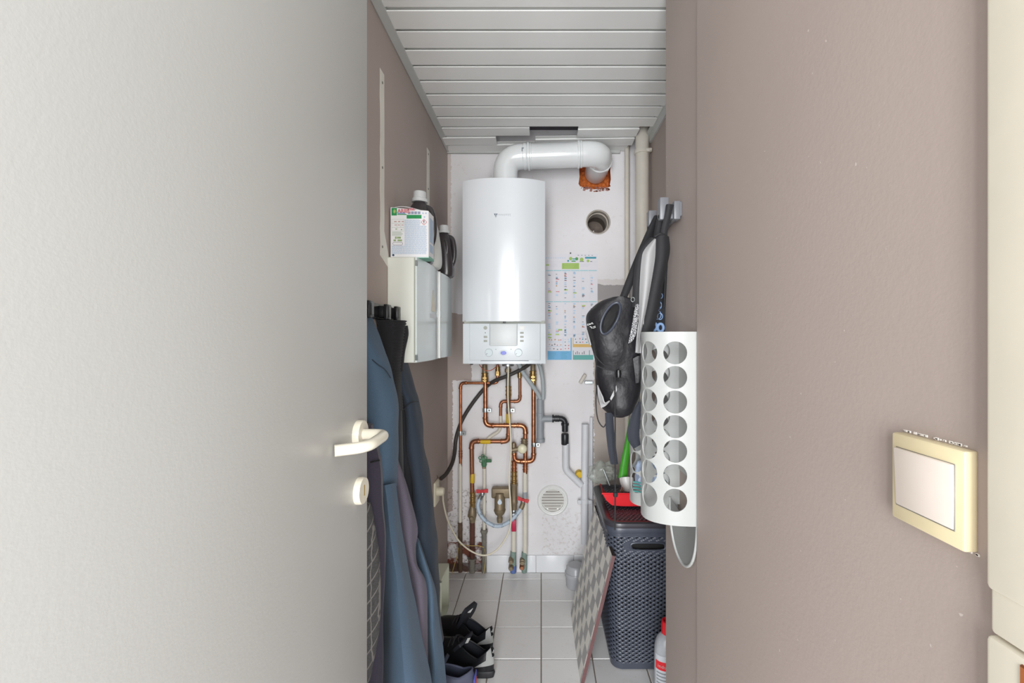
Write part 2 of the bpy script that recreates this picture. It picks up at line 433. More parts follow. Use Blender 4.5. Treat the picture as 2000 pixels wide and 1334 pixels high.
put(b, 'broken_plaster_edge', m_mort, wall_back, smooth=False)
# side walls
b = B(); box(b, XL-.1, XL, .0, YB, 0, 2.5); wall_left = put(b, 'wall_left', m_wall, origin=(0, 0, 0), smooth=False, kind='structure')
b = B(); box(b, XN, XN+.2, .352, YE, 0, 2.5, .004, 2); wall_right = put(b, 'wall_right', m_wall, origin=(0, 0, 0), smooth=False, kind='structure')
b = B(); box(b, XN+.006, XN+.2, YE-.002, YS, 0, 2.5, .003, 2); put(b, 'wall_right_stub', m_wall, origin=(0, 0, 0), smooth=False, kind='structure')
b = B(); box(b, XR, XR+.1, YS-.1, YB, 0, 2.5); put(b, 'wall_right_recess', m_wall, origin=(0, 0, 0), smooth=False, kind='structure')
# filled strips where shelf rails were taken off the left wall
def rail_strip(px, y0, y1, wpx, foot=False):
    Yc = XL*F/(px-CX); k = K(Yc); b = B(); n = 14; L_, R_ = [], []
    for i in range(n+1):
        t = i/n; py = y0+(y1-y0)*t; z = H-(py-CY)*k
        wob = random.uniform(-.003, .003); hw = .5*wpx*Yc*Yc/(F*.5)
        L_.append(Vector((XL+.0012, Yc-hw+wob, z))); R_.append(Vector((XL+.0012, Yc+hw+wob*.3, z)))
    if foot:
        for i in range(n-1, n+1): R_[i] += Vector((0, .07*(i-n+2)*.5, -.02*(i-n+2)))
    prism(b, L_+R_[::-1], (-.0008, 0, 0)); o = put(b, 'filler_strip', M('filler', '#dcd9d0', .7, var=.05), wall_left, smooth=False)
    b = B()
    for t in (.06, .52, .95):
        z = H-((y0+(y1-y0)*t)-CY)*k; lathe(b, [(.0001, .0022), (.004, .0022), (.004, 0)], (XL+.0004, Yc, z), 'X', 10)
    put(b, 'screw_hole', m_pipe_grey, o)
rail_strip(746, 140, 500, 8, True); rail_strip(836, 292, 440, 5)
# ceiling of white slats
b = B(); box(b, XL-.02, XR+.02, .3, YB, 2.36, 2.42); ceiling = put(b, 'ceiling', m_void, origin=(0, 0, 0), smooth=False, kind='structure')
SP = .0985; Y9 = 2.187
def slat(x0, x1, y0, drop=0, tilt=0, yaw=0, notch=None, roll=0):
    b = B()
    prof = [(0, .013), (0, .011), (.027, .011), (.027, .003), (.014, .003), (.0146, 0), (SP-.001, 0), (SP-.0004, .0008), (SP-.0004, .013)]
    prism(b, [Vector((x0, y0+a, ZC+c)) for a, c in prof], (x1-x0, 0, 0))
    if drop or tilt or yaw or roll:
        c = Vector(((x0+x1)/2, y0+SP/2, ZC))
        Mx = Matrix.Translation(c+Vector((0, 0, -drop))) @ Matrix.Rotation(tilt, 4, 'Y') @ Matrix.Rotation(yaw, 4, 'Z') @ Matrix.Rotation(roll, 4, 'X') @ Matrix.Translation(-c)
        bmesh.ops.transform(b, matrix=Mx, verts=b.verts[:])
    return put(b, 'ceiling_slat', m_slat, ceiling, smooth=False)
i = 1
while Y9-SP*i > .3:
    slat(XL+.012, XR-.012, Y9-SP*i, random.uniform(0, .0015), random.uniform(-.001, .001)); i += 1
q = lambda px, Y: (px-CX)*Y/F
slat(XL+.012, q(1034, 2.2), Y9, .002, -.004)
slat(q(1128, 2.24), q(1246, 2.24), Y9, .008, -.02, .012)
slat(XL+.012, q(968, 2.3), Y9+SP, .006, -.012, .008)
slat(q(1046, 2.3), q(1240, 2.3), Y9+SP, .012, -.012, -.012, .05)
slat(XL+.012, q(1044, 2.42), Y9+2*SP, .003, -.014, 0, None, -.04)
slat(q(1046, 2.42), q(1226, 2.42), Y9+2*SP, -.004, .004, 0)
for nm, x0, x1 in (('trim_1', XL, XL+.03), ('trim_2', XR-.012, XR)):
    b = B()
    if nm == 'trim_1':
        prism(b, [Vector((XL, .35, ZC+.01)), Vector((XL, .35, ZC-.006)), Vector((XL+.004, .35, ZC-.008)), Vector((XL+.030, .35, ZC-.003)), Vector((XL+.032, .35, ZC+.01))], (0, YB-.35, 0))
    else:
        prism(b, [Vector((XR, .35, ZC+.01)), Vector((XR, .35, ZC-.036)), Vector((XR-.008, .35, ZC-.036)), Vector((XR-.012, .35, ZC-.002)), Vector((XR-.026, .35, ZC+.002)), Vector((XR-.026, .35, ZC+.01))], (0, YB-.35-.20, 0))
    put(b, nm, m_trim, origin=(0, 0, 0), smooth=False, kind='structure')
b = B(); box(b, XL, XR-.12, YB-.02, YB-.001, ZC-.012, ZC+.006, .002, 1); put(b, 'trim_3', m_trim, origin=(0, 0, 0), smooth=False, kind='structure')
# skirting tiles on the back wall
bs = thing('baseboard_back', None, None, (0, YB, 0), kind='structure')
for x0, x1 in ((bx(950), bx(997)), (bx(1029), bx(1047)-.001), (bx(1047)+.001, bx(1120)), (bx(1120)+.002, bx(1193)), (bx(1193)+.002, XR-.002)):
    b = B(); box(b, x0, x1, YB-.011, YB-.0005, .002, .092, .0025, 2); put(b, 'skirting_tile', m_wtile, bs)
# door frame of the doorway the camera stands in
b = B(); box(b, .334, .46, .19, .351, 1.062, 2.08, .004, 2); box(b, .336, .46, .19, .349, 1.03, 1.066, .003, 2); box(b, .334, .46, .19, .351, 0, 1.028, .004, 2)
put(b, 'trim_4', m_frame, origin=(0, 0, 0), kind='structure')
b = B(); box(b, .3325, .36, .22, .3255, .55, 1.024, .002, 1); put(b, 'trim_5', m_wood, origin=(0, 0, 0), kind='structure')
b = B(); box(b, -.5, -.375, .19, .351, 0, 2.08, .004, 2); box(b, -.5, .46, .19, .351, 2.08, 2.2, .004, 2); put(b, 'trim_6', m_frame, origin=(0, 0, 0), kind='structure')
# door leaf, standing open along the left side
XD = -.333; YD = .894
door = thing('door_1', 'pale grey flush door standing open with a cream lever handle', None, (XD-.02, YD-.68, 0), kind='structure')
b = B(); box(b, XD-.04, XD, YD-.69, YD, .012, 2.045, .004, 3); leaf = put(b, 'door_leaf', m_door, door)
hc = Vector((XD, .845, 1.0755))
b = B(); lathe(b, [(.0255, 0), (.0255, .008), (.024, .011), (.0001, .0112)], hc, 'X', 36)
rose = put(b, 'handle_rose', m_handle, door, ang=30)
b = B(); pth, _ = fillet([hc+Vector((.008, 0, 0)), hc+Vector((.052, 0, 0)), hc+Vector((.050, -.085, -.003)), hc+Vector((.006, -.108, -.004))], .022, 8)
tube(b, pth, .0095, 18); bmesh.ops.bevel(b, geom=[e for e in b.edges if e.calc_face_angle(0) > 1.2], offset=.002, segments=2, affect='EDGES')
put(b, 'lever_handle', m_handle, door)
kc = Vector((XD, .848, .972))
b = B(); lathe(b, [(.0245, 0), (.0245, .008), (.023, .011), (.0001, .0112)], kc, 'X', 36); esc = put(b, 'key_rose', m_handle, door, ang=30)
b = B(); prism(b, [kc+Vector((.0114, y*.0028, z)) for y, z in [(-1, -.009), (1, -.009), (1, .009), (.5, .0105), (-.5, .0105), (-1, .009)]], (-.0006, 0, 0)); put(b, 'keyhole', M('keyhole_brass', '#a58f5c', .5, var=.1), esc)
# light switch
sw = thing('light_switch', 'yellowed square rocker light switch on the mauve wall', 'switch', (XN, .408, 1.079))
sy0, sy1, sz0, sz1 = .370, .447, 1.079, 1.160
b = B(); box(b, XN-.011, XN+.001, sy0, sy1, sz0, sz1, .0022, 2)
put(b, 'switch_frame', m_cream2, sw)
b = B(); box(b, XN-.0117, XN-.0105, sy0+.008, sy1-.006, sz0+.0135, sz1-.0125, .0004, 1); put(b, 'rocker_gap', m_pipe_grey, sw)
b = B(); vs = box(b, XN-.0145, XN-.010, sy0+.0085, sy1-.0065, sz0+.0145, sz1-.013, .0012, 2)
for v in b.verts:
    if v.co.z < sz0+.03 and v.co.x < XN-.0125: v.co.x += .0022
put(b, 'rocker', m_rocker, sw)
b = B()
for i in range(150):
    e = i % 4; t = random.random(); s = random.uniform(.0005, .0014)
    y = sy0+(sy1-sy0)*t if e < 2 else (sy0-.0015 if e == 2 else sy1+.001); z = (sz1+.0015 if e == 0 else sz0-.0015) if e < 2 else sz0+(sz1-sz0)*t
    if (e == 3 and t < .85) or e == 2: continue
    box(b, XN-.0008, XN+.0005, y-s*1.5, y+s*1.5, z-s, z+s, .0004, 1)
put(b, 'chipped_paint_edge', M('chip_white', '#e6e0da', .7, var=.03), sw, smooth=False, kind='stuff')

# ------------------------------------------------------------------ boiler
BX0, BX1 = -.363, .018; BC = (BX0+BX1)/2
boiler = thing('gas_boiler', 'white wall-hung gas boiler with curved front and control panel', 'boiler', (BC, 2.3, 1.132))
ztop, zsp, zbot = 1.972, 1.325, 1.132
def front(x, bulge=.052, y=2.152):
    t = (x-BC)/((BX1-BX0)/2); return y-bulge*(1-abs(t)**2.7)
n = 24; xs_ = [BX0+(BX1-BX0)*i/n for i in range(n+1)]
b = B(); poly = [(x, front(x)) for x in xs_]+[(BX1, YB-.012), (BX0, YB-.012)]
prism(b, [Vector((x, y, zsp)) for x, y in poly], (0, 0, ztop-zsp))
bmesh.ops.bevel(b, geom=[e for e in b.edges if e.calc_face_angle(0) > 1.2], offset=.005, segments=3, affect='EDGES')
casing = put(b, 'casing', m_boiler, boiler, ang=30)
b = B(); px0, px1 = BX0+.005, BX1+.002
fp = lambda x: front(x, .016, 2.135)
poly = [(x, fp(x)) for x in [px0+(px1-px0)*i/16 for i in range(17)]]+[(px1, YB-.02), (px0, YB-.02)]
prism(b, [Vector((x, y, zbot)) for x, y in poly], (0, 0, zsp-.010-zbot))
bmesh.ops.bevel(b, geom=[e for e in b.edges if e.calc_face_angle(0) > 1.2], offset=.004, segments=2, affect='EDGES')
panel = put(b, 'control_panel', m_boiler2, boiler, ang=30)
b = B(); box(b, px0+.004, px1-.004, 2.14, 2.4, zsp-.013, zsp+.004); put(b, 'joint_strip', m_btn, boiler)
BK = 2.122/F; Q = lambda cx, cy: Vector((((890+cx/10.526)-CX)*BK, 0, H-((620+cy/10.53)-CY)*BK))   # from the enlarged crop of the panel
def plate(x0, y0, x1, y1, t, mat, name, bev=.0008, par=None, base=0):
    a, c = Q(x0, y0), Q(x1, y1); xm = (a.x+c.x)/2; yy = fp(xm)-base; bb = B()
    box(bb, min(a.x, c.x), max(a.x, c.x), yy-t, yy+.004, min(a.z, c.z), max(a.z, c.z), bev, 2)
    return put(bb, name, mat, par or boiler, ang=30)
plate(290, 128, 1735, 880, .0012, m_boiler2, 'panel_fascia')
plate(1730, 128, 1740, 880, .0018, m_btn, 'panel_groove', 0)
plate(515, 884, 1500, 896, .0018, m_grey_t, 'panel_seam', 0)
plate(712, 132, 1258, 588, .004, m_silver, 'display_flap', .0025)
plate(500, 140, 700, 575, .0022, m_boiler2, 'button_field'); plate(1268, 140, 1480, 575, .0022, m_boiler2, 'button_field')
plate(697, 128, 706, 575, .0026, m_grey_t, 'panel_groove', 0); plate(1262, 128, 1271, 575, .0026, m_grey_t, 'panel_groove', 0)
for y0 in (380, 463): plate(578, y0, 652, y0+42, .0036, m_btn, 'button')
for y0 in (298, 380, 463): plate(1325, y0, 1398, y0+38, .0036, m_btn, 'button')
plate(1292, 170, 1418, 262, .0036, m_white, 'power_switch', .001)
plate(975, 84, 1025, 112, .0065, m_black, 'latch', .0008)
plate(602, 308, 622, 325, .003, m_black, 'indicator', 0)
def disc(cx, cy, r, t, mat, name, par=None, n=28, sx=1):
    p = Q(cx, cy); bb = B(); yy = fp(p.x); lathe(bb, [(r, .004), (r, -t*.75), (r*.93, -t), (.0001, -t)], (p.x, yy, p.z), 'Y', n, sx=sx); return put(bb, name, mat, par or boiler, ang=30)
disc(612, 214, .0085, .004, m_btn, 'round_button'); disc(1600, 218, .0125, .004, m_white, 'pressure_cap'); disc(1602, 218, .0028, .0048, m_redv, 'indicator')
for cx in (688, 1290):
    k = disc(cx, 722, .0172, .013, M('knob_grey', '#c3cfd3', .3, var=0), 'dial_knob')
    bb = B(); p = Q(cx, 722); yy = fp(p.x)-.0132
    for s in (0,): prism(bb, [p+Vector((0, yy, 0))+Vector(v) for v in ((-.0125, 0, -.0068), (-.0118, 0, -.0085), (-.006, 0, -.0046), (-.0068, 0, -.0030))], (0, -.0006, 0))
    put(bb, 'dial_mark', m_black, k)
    bb = B()
    for a in range(-40, 221, 20):
        r = .0215; c = Vector((p.x+r*math.cos(math.radians(a)), fp(p.x), p.z+r*math.sin(math.radians(a)))); box(bb, c.x-.0005, c.x+.0005, c.y-.0018, c.y, c.z-.0009, c.z+.0009)
    put(bb, 'dial_scale', m_grey_t, boiler)
disc(985, 730, .0085, .004, m_blue_p, 'blue_button', sx=1.6); disc(985, 730, .014, .0022, m_boiler2, 'button_surround', sx=1.5)
bb = B()
for i, wds in enumerate((75, 110, 60, 40)):
    p = Q(330, 782+i*20)
    x = p.x
    while x < p.x+wds*1.7*BK/10.526:
        wd = random.uniform(.001, .004); box(bb, x, x+wd, fp(x)-.0018, fp(x), p.z-.0012, p.z+.0006); x += wd+.0012
put(bb, 'rating_label_print', m_navy_p, boiler)
for (cx, cy) in ((545, 218), (545, 310), (545, 402), (545, 487), (1438, 320), (1438, 402), (1438, 487), (828, 655), (1140, 655)):
    p = Q(cx, cy); bb = B(); yy = fp(p.x)-.0024; box(bb, p.x-.002, p.x+.002, yy-.0003, yy, p.z-.0014, p.z+.0014); put(bb, 'pictogram', m_grey_t, boiler)
# emblem and faint lettering on the casing
FK = 2.104/F; L = lambda cx, cy: Vector((((955+cx/33.33)-CX)*FK, 0, H-((405+cy/33.33)-CY)*FK))
bb = B()
def tri(pts):
    ps = [L(*p) for p in pts]; prism(bb, [Vector((p.x, front(p.x)-.0002, p.z)) for p in ps], (0, -.0005, 0))
tri([(330, 425), (435, 425), (435, 470), (360, 470)]); tri([(465, 425), (565, 425), (540, 470), (465, 470)])
tri([(360, 470), (420, 470), (455, 680), (440, 660)]); tri([(540, 470), (490, 470), (455, 680), (470, 650)])
put(bb, 'triangle_emblem', m_navy_p, boiler, smooth=False)
bb = B(); x = 630
for wd, h0, h1 in ((80, 450, 540), (60, 470, 545), (75, 450, 560), (70, 465, 560), (60, 455, 570), (45, 450, 590), (70, 440, 560), (90, 440, 560), (40, 440, 590), (80, 435, 560), (60, 435, 590)):
    for (a0, a1, c0, c1) in ((x, x+14, h0, h1), (x, x+wd-18, h0, h0+22), (x, x+wd-30, (h0+h1)/2, (h0+h1)/2+18)):
        p, r_ = L(a0, c0), L(a1, c1); yy = front((p.x+r_.x)/2); box(bb, p.x, r_.x, yy-.0005, yy+.0004, r_.z, p.z)
    x += wd+8
put(bb, 'maker_lettering', M('pale_lettering', '#a9b0b6', .4, var=0), boiler, smooth=False)
for cx in (310, 1745):
    p = Q(cx, 965); bb = B(); box(bb, p.x-.006, p.x+.006, 2.135, 2.16, zbot-.006, zbot+.002, .001, 1); put(bb, 'foot', m_black, boiler)
# flue
FX, FY, FZ, FR = -.177, 2.30, 2.142, .0605
WX = bx(1166)
fl_ = thing('flue_pipe', 'thick glossy white flue pipe bending from boiler top into the wall', 'flue pipe', (FX, FY, ztop))
FZ2 = FZ+.012; FYr = 2.285
pth, sp_ = fillet([(FX, FY, ztop-.005), (FX, FY, FZ), (WX, FYr, FZ2), (WX, YB+.06, FZ2)], .082, 12)
b = B(); tube(b, pth, FR, 36); pipe = put(b, 'flue_tube', m_flue, fl_)
def collar(c, d, r, l, par, mat, name, n=36):
    d = Vector(d).normalized(); c = Vector(c); bb = B(); pts = [c-d*l/2, c-d*l*.32, c+d*l*.32, c+d*l/2]
    tube(bb, pts, [r*.96, r, r, r*.96], n); return put(bb, name, mat, par, ang=30)
dv = Vector((WX-FX, FYr-FY, FZ2-FZ)).normalized()
collar((FX, FY, ztop+.012), (0, 0, 1), FR+.006, .024, fl_, m_flue, 'flue_collar')
p0 = Vector((FX, FY, FZ))
for t_, r_, l_ in ((.098, .003, .02), (.116, .0065, .014), (.128, .004, .006)): collar(p0+dv*t_, dv, FR+r_, l_, fl_, m_flue, 'flue_collar')
p1 = Vector((WX, FYr, FZ2))
for t_, r_, l_ in ((-.115, .006, .012), (-.102, .004, .01)): collar(p1+dv*t_, dv, FR+r_, l_, fl_, m_flue, 'flue_collar')
collar(p1+Vector((0, .085, 0)), (0, 1, 0), FR+.004, .014, fl_, m_flue, 'flue_collar')
b = B(); box(b, FX+.083, FX+.094, FY-FR-.0042, FY-FR+.003, FZ+.004, FZ+.022, .0005, 1); put(b, 'flue_sticker', m_grey_t, fl_)

# ------------------------------------------------------------------ calendar on the back wall
cal = thing('wall_calendar', 'printed waste collection calendar pinned to the wall beside the boiler', 'calendar', (bx(1110), YB-.002, bz(703)))
cx0, cx1, cz1, cz0 = bx(1050), bx(1167), bz(496), bz(703)
b = B()
box(b, cx0, cx1, YB-.0048, YB-.0006, cz0, cz1); put(b, 'sheet', m_paper, cal, smooth=False)
cols = {'blue': '#6fb2dd', 'teal': '#5fada8', 'mustard': '#dcb667', 'green': '#9fc05c', 'lime': '#b6cf7c', 'cyan': '#a4d0d8', 'pale': '#b9d2e8', 'red': '#d07c84', 'ink': '#6e7178', 'lilac': '#d6d4e0', 'deep': '#2f93a8', 'dgreen': '#4f9a4d', 'tan': '#c9a88c'}
prints = {k: B() for k in cols}
def cp(k, x0, y0, x1, y1, lay=0):
    yy = YB-.0052-.0004*lay
    if (x1-x0) >= 9 and (y1-y0) >= 1.5 or (x1-x0)*(y1-y0) > 60:
        q_ = B(); box(q_, bx(x0), bx(x1), yy, yy+.0006, bz(y1), bz(y0)); put(q_, 'printed_panel', M('print_'+k, cols[k], .55, var=0), cal, smooth=False)
    else: box(prints[k], bx(x0), bx(x1), yy, yy+.0006, bz(y1), bz(y0))
C1 = lambda x: 1060+x/14.82
C1y = lambda y: 490+y/14.82
C2 = lambda x: 1060+x/16.67
C2y = lambda y: 630+y/16.67
for x0, x1 in ((92, 300), (312, 545), (560, 800), (815, 1055), (1070, 1305), (1320, 1560)):
    cp('cyan', C1(x0), C1y(560), C1(x1), C1y(588)); cp('cyan', C1(x0), 588.5, C1(x1), 590.2)
cp('green', C1(555), C1y(358), C1(1050), C1y(530)); cp('deep', C1(1222), C1y(178), C1(1545), C1y(230))
for r_ in range(5): cp('lime', C1(620), C1y(378+r_*30), C1(960-r_*25), C1y(386+r_*30), 1)
cp('lime', C1(95), C1y(390), C1(185), C1y(435))
for (x, y, r_, k) in ((808, 230, 50, 'green'), (980, 235, 46, 'dgreen'), (1125, 255, 55, 'green'), (1310, 295, 40, 'green'), (735, 295, 28, 'deep')):
    lathe(prints[k], [(r_/14.82*KB, .0002), (r_/14.82*KB, -.0004), (.0001, -.0004)], (bx(C1(x)), YB-.0054, bz(C1y(y))), 'Y', 18)
cp('deep', C1(860), C1y(222), C1(935), C1y(245)); cp('cyan', C1(860), C1y(245), C1(935), C1y(290)); cp('dgreen', C1(830), C1y(290), C1(950), C1y(318)); cp('ink', C1(1070), C1y(300), C1(1190), C1y(322)); cp('ink', C1(1370), C1y(300), C1(1430), C1y(320)); cp('lilac', C1(92), C1y(322), C1(1580), C1y(328))
for i in range(9): cp('pale', C1(95+i*66), C1y(200), C1(95+i*66+34), C1y(220))
for i in range(5): cp('ink', C1(1010+i*100), C1y(128), C1(1050+i*100), C1y(142))
for i in range(4): cp('lilac', C1(1090), C1y(375+i*26), C1(1400-i*30), C1y(383+i*26)); cp('lilac', C1(205), C1y(375+i*26), C1(420), C1y(381+i*26))
random.seed(3)
colx = [C1(v) for v in (92, 312, 560, 815, 1070, 1320)]; cw = 16.2
for block, (yt, yb) in enumerate(((531, 584), (592, 660))):
    for ci, x0 in enumerate(colx):
        for r_ in range(int((yb-yt)/2)):
            y = yt+r_*2
            if random.random() < .10: cp('lilac', x0+4.2, y+.2, x0+cw*.5, y+1.3)
            u = random.random()
            if u < .22: cp('pale', x0+4.5, y, x0+4.5+random.uniform(3, 5), y+random.uniform(2, 3.6), 1)
            elif u < .30: cp('ink', x0+4.5, y+.4, x0+4.5+random.uniform(2.5, 5), y+1.5, 1)
            elif u < .34: cp('red', x0+4.5, y+.2, x0+4.5+random.uniform(3, 7), y+1.6, 1)
            elif u < .36: cp('lime', x0+4, y, x0+11, y+2.6, 1)
            elif u < .38: cp('tan', x0+4.5, y, x0+7, y+3, 1)
        cp('lilac', x0+3.0, yt, x0+3.3, yb)
cp('blue', C2(155), C2y(925), C2(945), C2y(1212)); cp('blue', C2(905), C2y(495), C2(945), C2y(925))
for y in (625, 772): cp('pale', C2(150), C2y(y), C2(650), C2y(y+10))
cp('pale', C2(652), C2y(495), C2(668), C2y(915))
cp('mustard', C2(975), C2y(700), C2(1600), C2y(800)); cp('mustard', C2(975), C2y(500), C2(1000), C2y(700))
cp('teal', C2(980), C2y(1055), C2(1640), C2y(1210)); cp('teal', C2(980), C2y(910), C2(1005), C2y(1060)); cp('teal', C2(1505), C2y(900), C2(1530), C2y(1055))
for (x, y) in ((225, 560), (285, 570), (400, 560), (520, 570), (590, 565), (225, 710), (305, 735), (395, 710), (480, 740), (590, 725), (240, 850), (360, 850), (480, 870), (590, 870), (735, 550), (835, 550), (735, 630), (850, 630), (740, 745), (845, 745), (740, 845), (845, 845), (1070, 540), (1215, 530), (1300, 540), (1400, 540), (1095, 640), (1215, 640), (1310, 640), (1430, 640)):
    cp(random.choice(['tan', 'ink', 'pale', 'red', 'deep']), C2(x-22), C2y(y-random.uniform(10, 30)), C2(x+random.uniform(5, 25)), C2y(y+18), 1)
for x in (1070, 1125, 1185, 1285, 1345): cp('ink', C2(x-12), C2y(970 - (40 if x in (1345, 1125) else 0)), C2(x+12), C2y(1030), 1)
for i in range(6): cp('deep', C2(190), C2y(965+i*38), C2(random.uniform(350, 460)), C2y(971+i*38), 1); cp('deep', C2(590), C2y(965+i*38), C2(random.uniform(720, 850)), C2y(971+i*38), 1)
cp('green', C2(500), C2y(212), C2(635), C2y(262)); cp('lilac', C2(400), C2y(375), C2(1400), C2y(388))
for k, bb in prints.items():
    if len(bb.verts): put(bb, 'small_print', M('print_'+k, cols[k], .55, var=0), cal, smooth=False, kind='stuff')
b = B(); lathe(b, [(.004, 0), (.004, -.004), (.0001, -.005)], (bx(1114), YB-.006, bz(495)), 'Y', 10); put(b, 'pin', m_black, cal)

# ------------------------------------------------------------------ plumbing
YP = 2.43
def run(name, label, pts, r, mat, rad=.022, Y=YP, elbow_mat=None, cat='pipe', group=None, nseg=7, tn=14, coll=True):
    p3 = [P(*(p if len(p) == 3 else (p[0], p[1], Y))) for p in pts]
    t = thing(name, label, cat, (p3[-1].x, p3[-1].y, min(p.z for p in p3)), group)
    path, spans = fillet(p3, rad, nseg); bb = B(); tube(bb, path, r, tn); put(bb, 'pipe', mat, t)
    if coll:
        for (a, c) in spans:
            seg = path[a:c+1]; d0 = (seg[1]-seg[0]).normalized(); d1 = (seg[-1]-seg[-2]).normalized(); l = r*1.3
            pp = [seg[0]-d0*l, seg[0]-d0*l*.7, seg[0]-d0*l*.4]+seg[0:]+[seg[-1]+d1*l*.4, seg[-1]+d1*l*.7, seg[-1]+d1*l]
            rr = [r*1.2, r*1.32, r*1.2]+[r*1.15]*len(seg)+[r*1.2, r*1.32, r*1.2]
            bb = B(); tube(bb, pp, rr, tn); put(bb, 'elbow', elbow_mat or mat, t)
    return t
def sleeve(par, name, px, y0, y1, r, mat, Y=YP, prof=None, n=16, hexn=None):
    a, c = P(px, y0, Y), P(px, y1, Y); bb = B(); L_ = a.z-c.z
    pr = prof or [(.9, 0), (1, .06), (1, .94), (.9, 1)]
    lathe(bb, [(.0005, 0)]+[(r*q_, -L_*t_) for q_, t_ in pr]+[(.0005, -L_)], (a.x, Y, a.z), 'Z', hexn or n); return put(bb, name, mat, par, ang=30)
RIB = [(.9, 0), (1.1, .04), (1.1, .1), (.92, .14), (.92, .3), (1.1, .34), (1.1, .42), (.95, .46), (.95, .62), (1.12, .66), (1.12, .74), (.95, .8), (.95, 1)]
# 1 thin left pipe
c1 = run('copper_pipe', 'thin copper pipe turning left then down along the left wall edge', [(972, 712), (972, 748), (899.5, 748), (899.5, 912)], .0074, m_copper)
sleeve(c1, 'brass_union', 972, 716, 733, .0125, m_brass, prof=RIB); sleeve(c1, 'hex_nut', 972, 725, 734, .0145, m_brass, hexn=6)
sleeve(c1, 'soldered_joint', 899.5, 880, 896, .0092, m_copper_d, prof=RIB)
sleeve(c1, 'painted_tail', 899, 905, 1024, .0088, m_pipe_white); sleeve(c1, 'corroded_tail', 899, 1020, 1117, .0115, m_pipe_rust)
# 2 left supply
c2 = run('copper_pipe', 'copper pipe stepping right below the boiler, ending in a white painted leg', [(948, 738), (948, 831), (1026, 831), (1026, 925)], .0112, m_copper, rad=.03)
sleeve(c2, 'brass_tail', 946.5, 712, 741, .0135, m_bronze); sleeve(c2, 'brass_union', 947, 728, 746, .0172, m_brass, prof=RIB); sleeve(c2, 'hex_nut', 947, 736, 745, .0185, m_brass, hexn=6)
for x_ in (963, 985, 1005):
    a = P(x_, 831, YP); bb = B(); tube(bb, [a-Vector((.004, 0, 0)), a+Vector((.004, 0, 0))], .0135, 14); put(bb, 'solder_ring', m_copper, c2)
sleeve(c2, 'valve_body', 1024, 856, 872, .017, m_bronze, prof=RIB)
sleeve(c2, 'copper_joint', 1026, 905, 922, .0135, m_copper, prof=RIB)
sleeve(c2, 'painted_leg', 1025.5, 921, 1082, .0125, m_pipe_white); sleeve(c2, 'steel_band', 1025.5, 960, 972, .0132, m_pvc_g); sleeve(c2, 'corroded_foot', 1024, 1078, 1118, .0145, m_verd)
b = B(); p = P(1020, 1098, 2.40); lathe(b, [(.001, -.014), (.010, -.014), (.010, -.004), (.014, -.002), (.014, .03)], p, 'Y', 14); put(b, 'drain_nipple', m_bronze, c2)
b = B(); p = P(1019.5, 1108, 2.395); lathe(b, [(.001, -.012), (.009, -.012), (.013, -.006), (.013, .03)], p, 'Y', 14); put(b, 'drain_cap', m_copper_d, c2)
# 3 gas pipe in the centre
c3 = run('gas_pipe', 'tarnished copper gas pipe with yellow bands, bending left then down', [(993, 738), (993, 862), (921, 862), (922.5, 985)], .0112, m_copper_d, rad=.026, Y=2.445, elbow_mat=m_copper_d)
Y3 = 2.445
sleeve(c3, 'bracket_plate', 992, 711, 715, .03, m_steel, Y3-.12); sleeve(c3, 'steel_tail', 992, 712, 734, .012, m_steel, Y3); sleeve(c3, 'hex_nut', 992, 720, 727, .017, m_bronze, Y3, hexn=6)
sleeve(c3, 'tail_pipe', 992.5, 733, 757, .0125, m_pipe_grey, Y3); sleeve(c3, 'brass_fitting', 993, 754, 778, .0145, m_brass, Y3, prof=RIB)
sleeve(c3, 'yellow_band', 993, 808, 826, .0122, m_yellow, Y3); sleeve(c3, 'yellow_band', 922.5, 925, 943, .0122, m_yellow, Y3)
a = P(948.5, 862.5, Y3); bb = B(); tube(bb, [a-Vector((.026, 0, 0)), a+Vector((.026, 0, 0))], .0122, 16); put(bb, 'yellow_band', m_yellow, c3)
sleeve(c3, 'brass_joint', 923, 961, 990, .0145, m_brass, Y3, prof=RIB); sleeve(c3, 'gas_cock', 922.5, 988, 1020, .019, m_bronze, Y3, prof=[(.7, 0), (.8, .15), (1.1, .35), (1.15, .6), (.9, .8), (.75, 1)])
bb = B(); p = P(922.5, 1009, Y3); lathe(bb, [(.0005, -.03), (.008, -.03), (.011, -.018), (.011, .01)], p, 'Y', 14); put(bb, 'cock_plug', m_bronze, c3)
bb = B(); lathe(bb, [(.0005, -.03), (.007, -.03), (.009, -.01), (.009, .01)], p+Vector((.006, 0, .004)), 'X', 12); put(bb, 'cock_arm', m_bronze, c3)
sleeve(c3, 'corroded_riser', 922.5, 1018, 1090, .0135, m_pipe_red, Y3); sleeve(c3, 'floor_sleeve', 922, 1090, 1118, .0155, m_pipe_grey, Y3, prof=[(1.5, 0), (1.5, .08), (1, .16), (1, 1)])
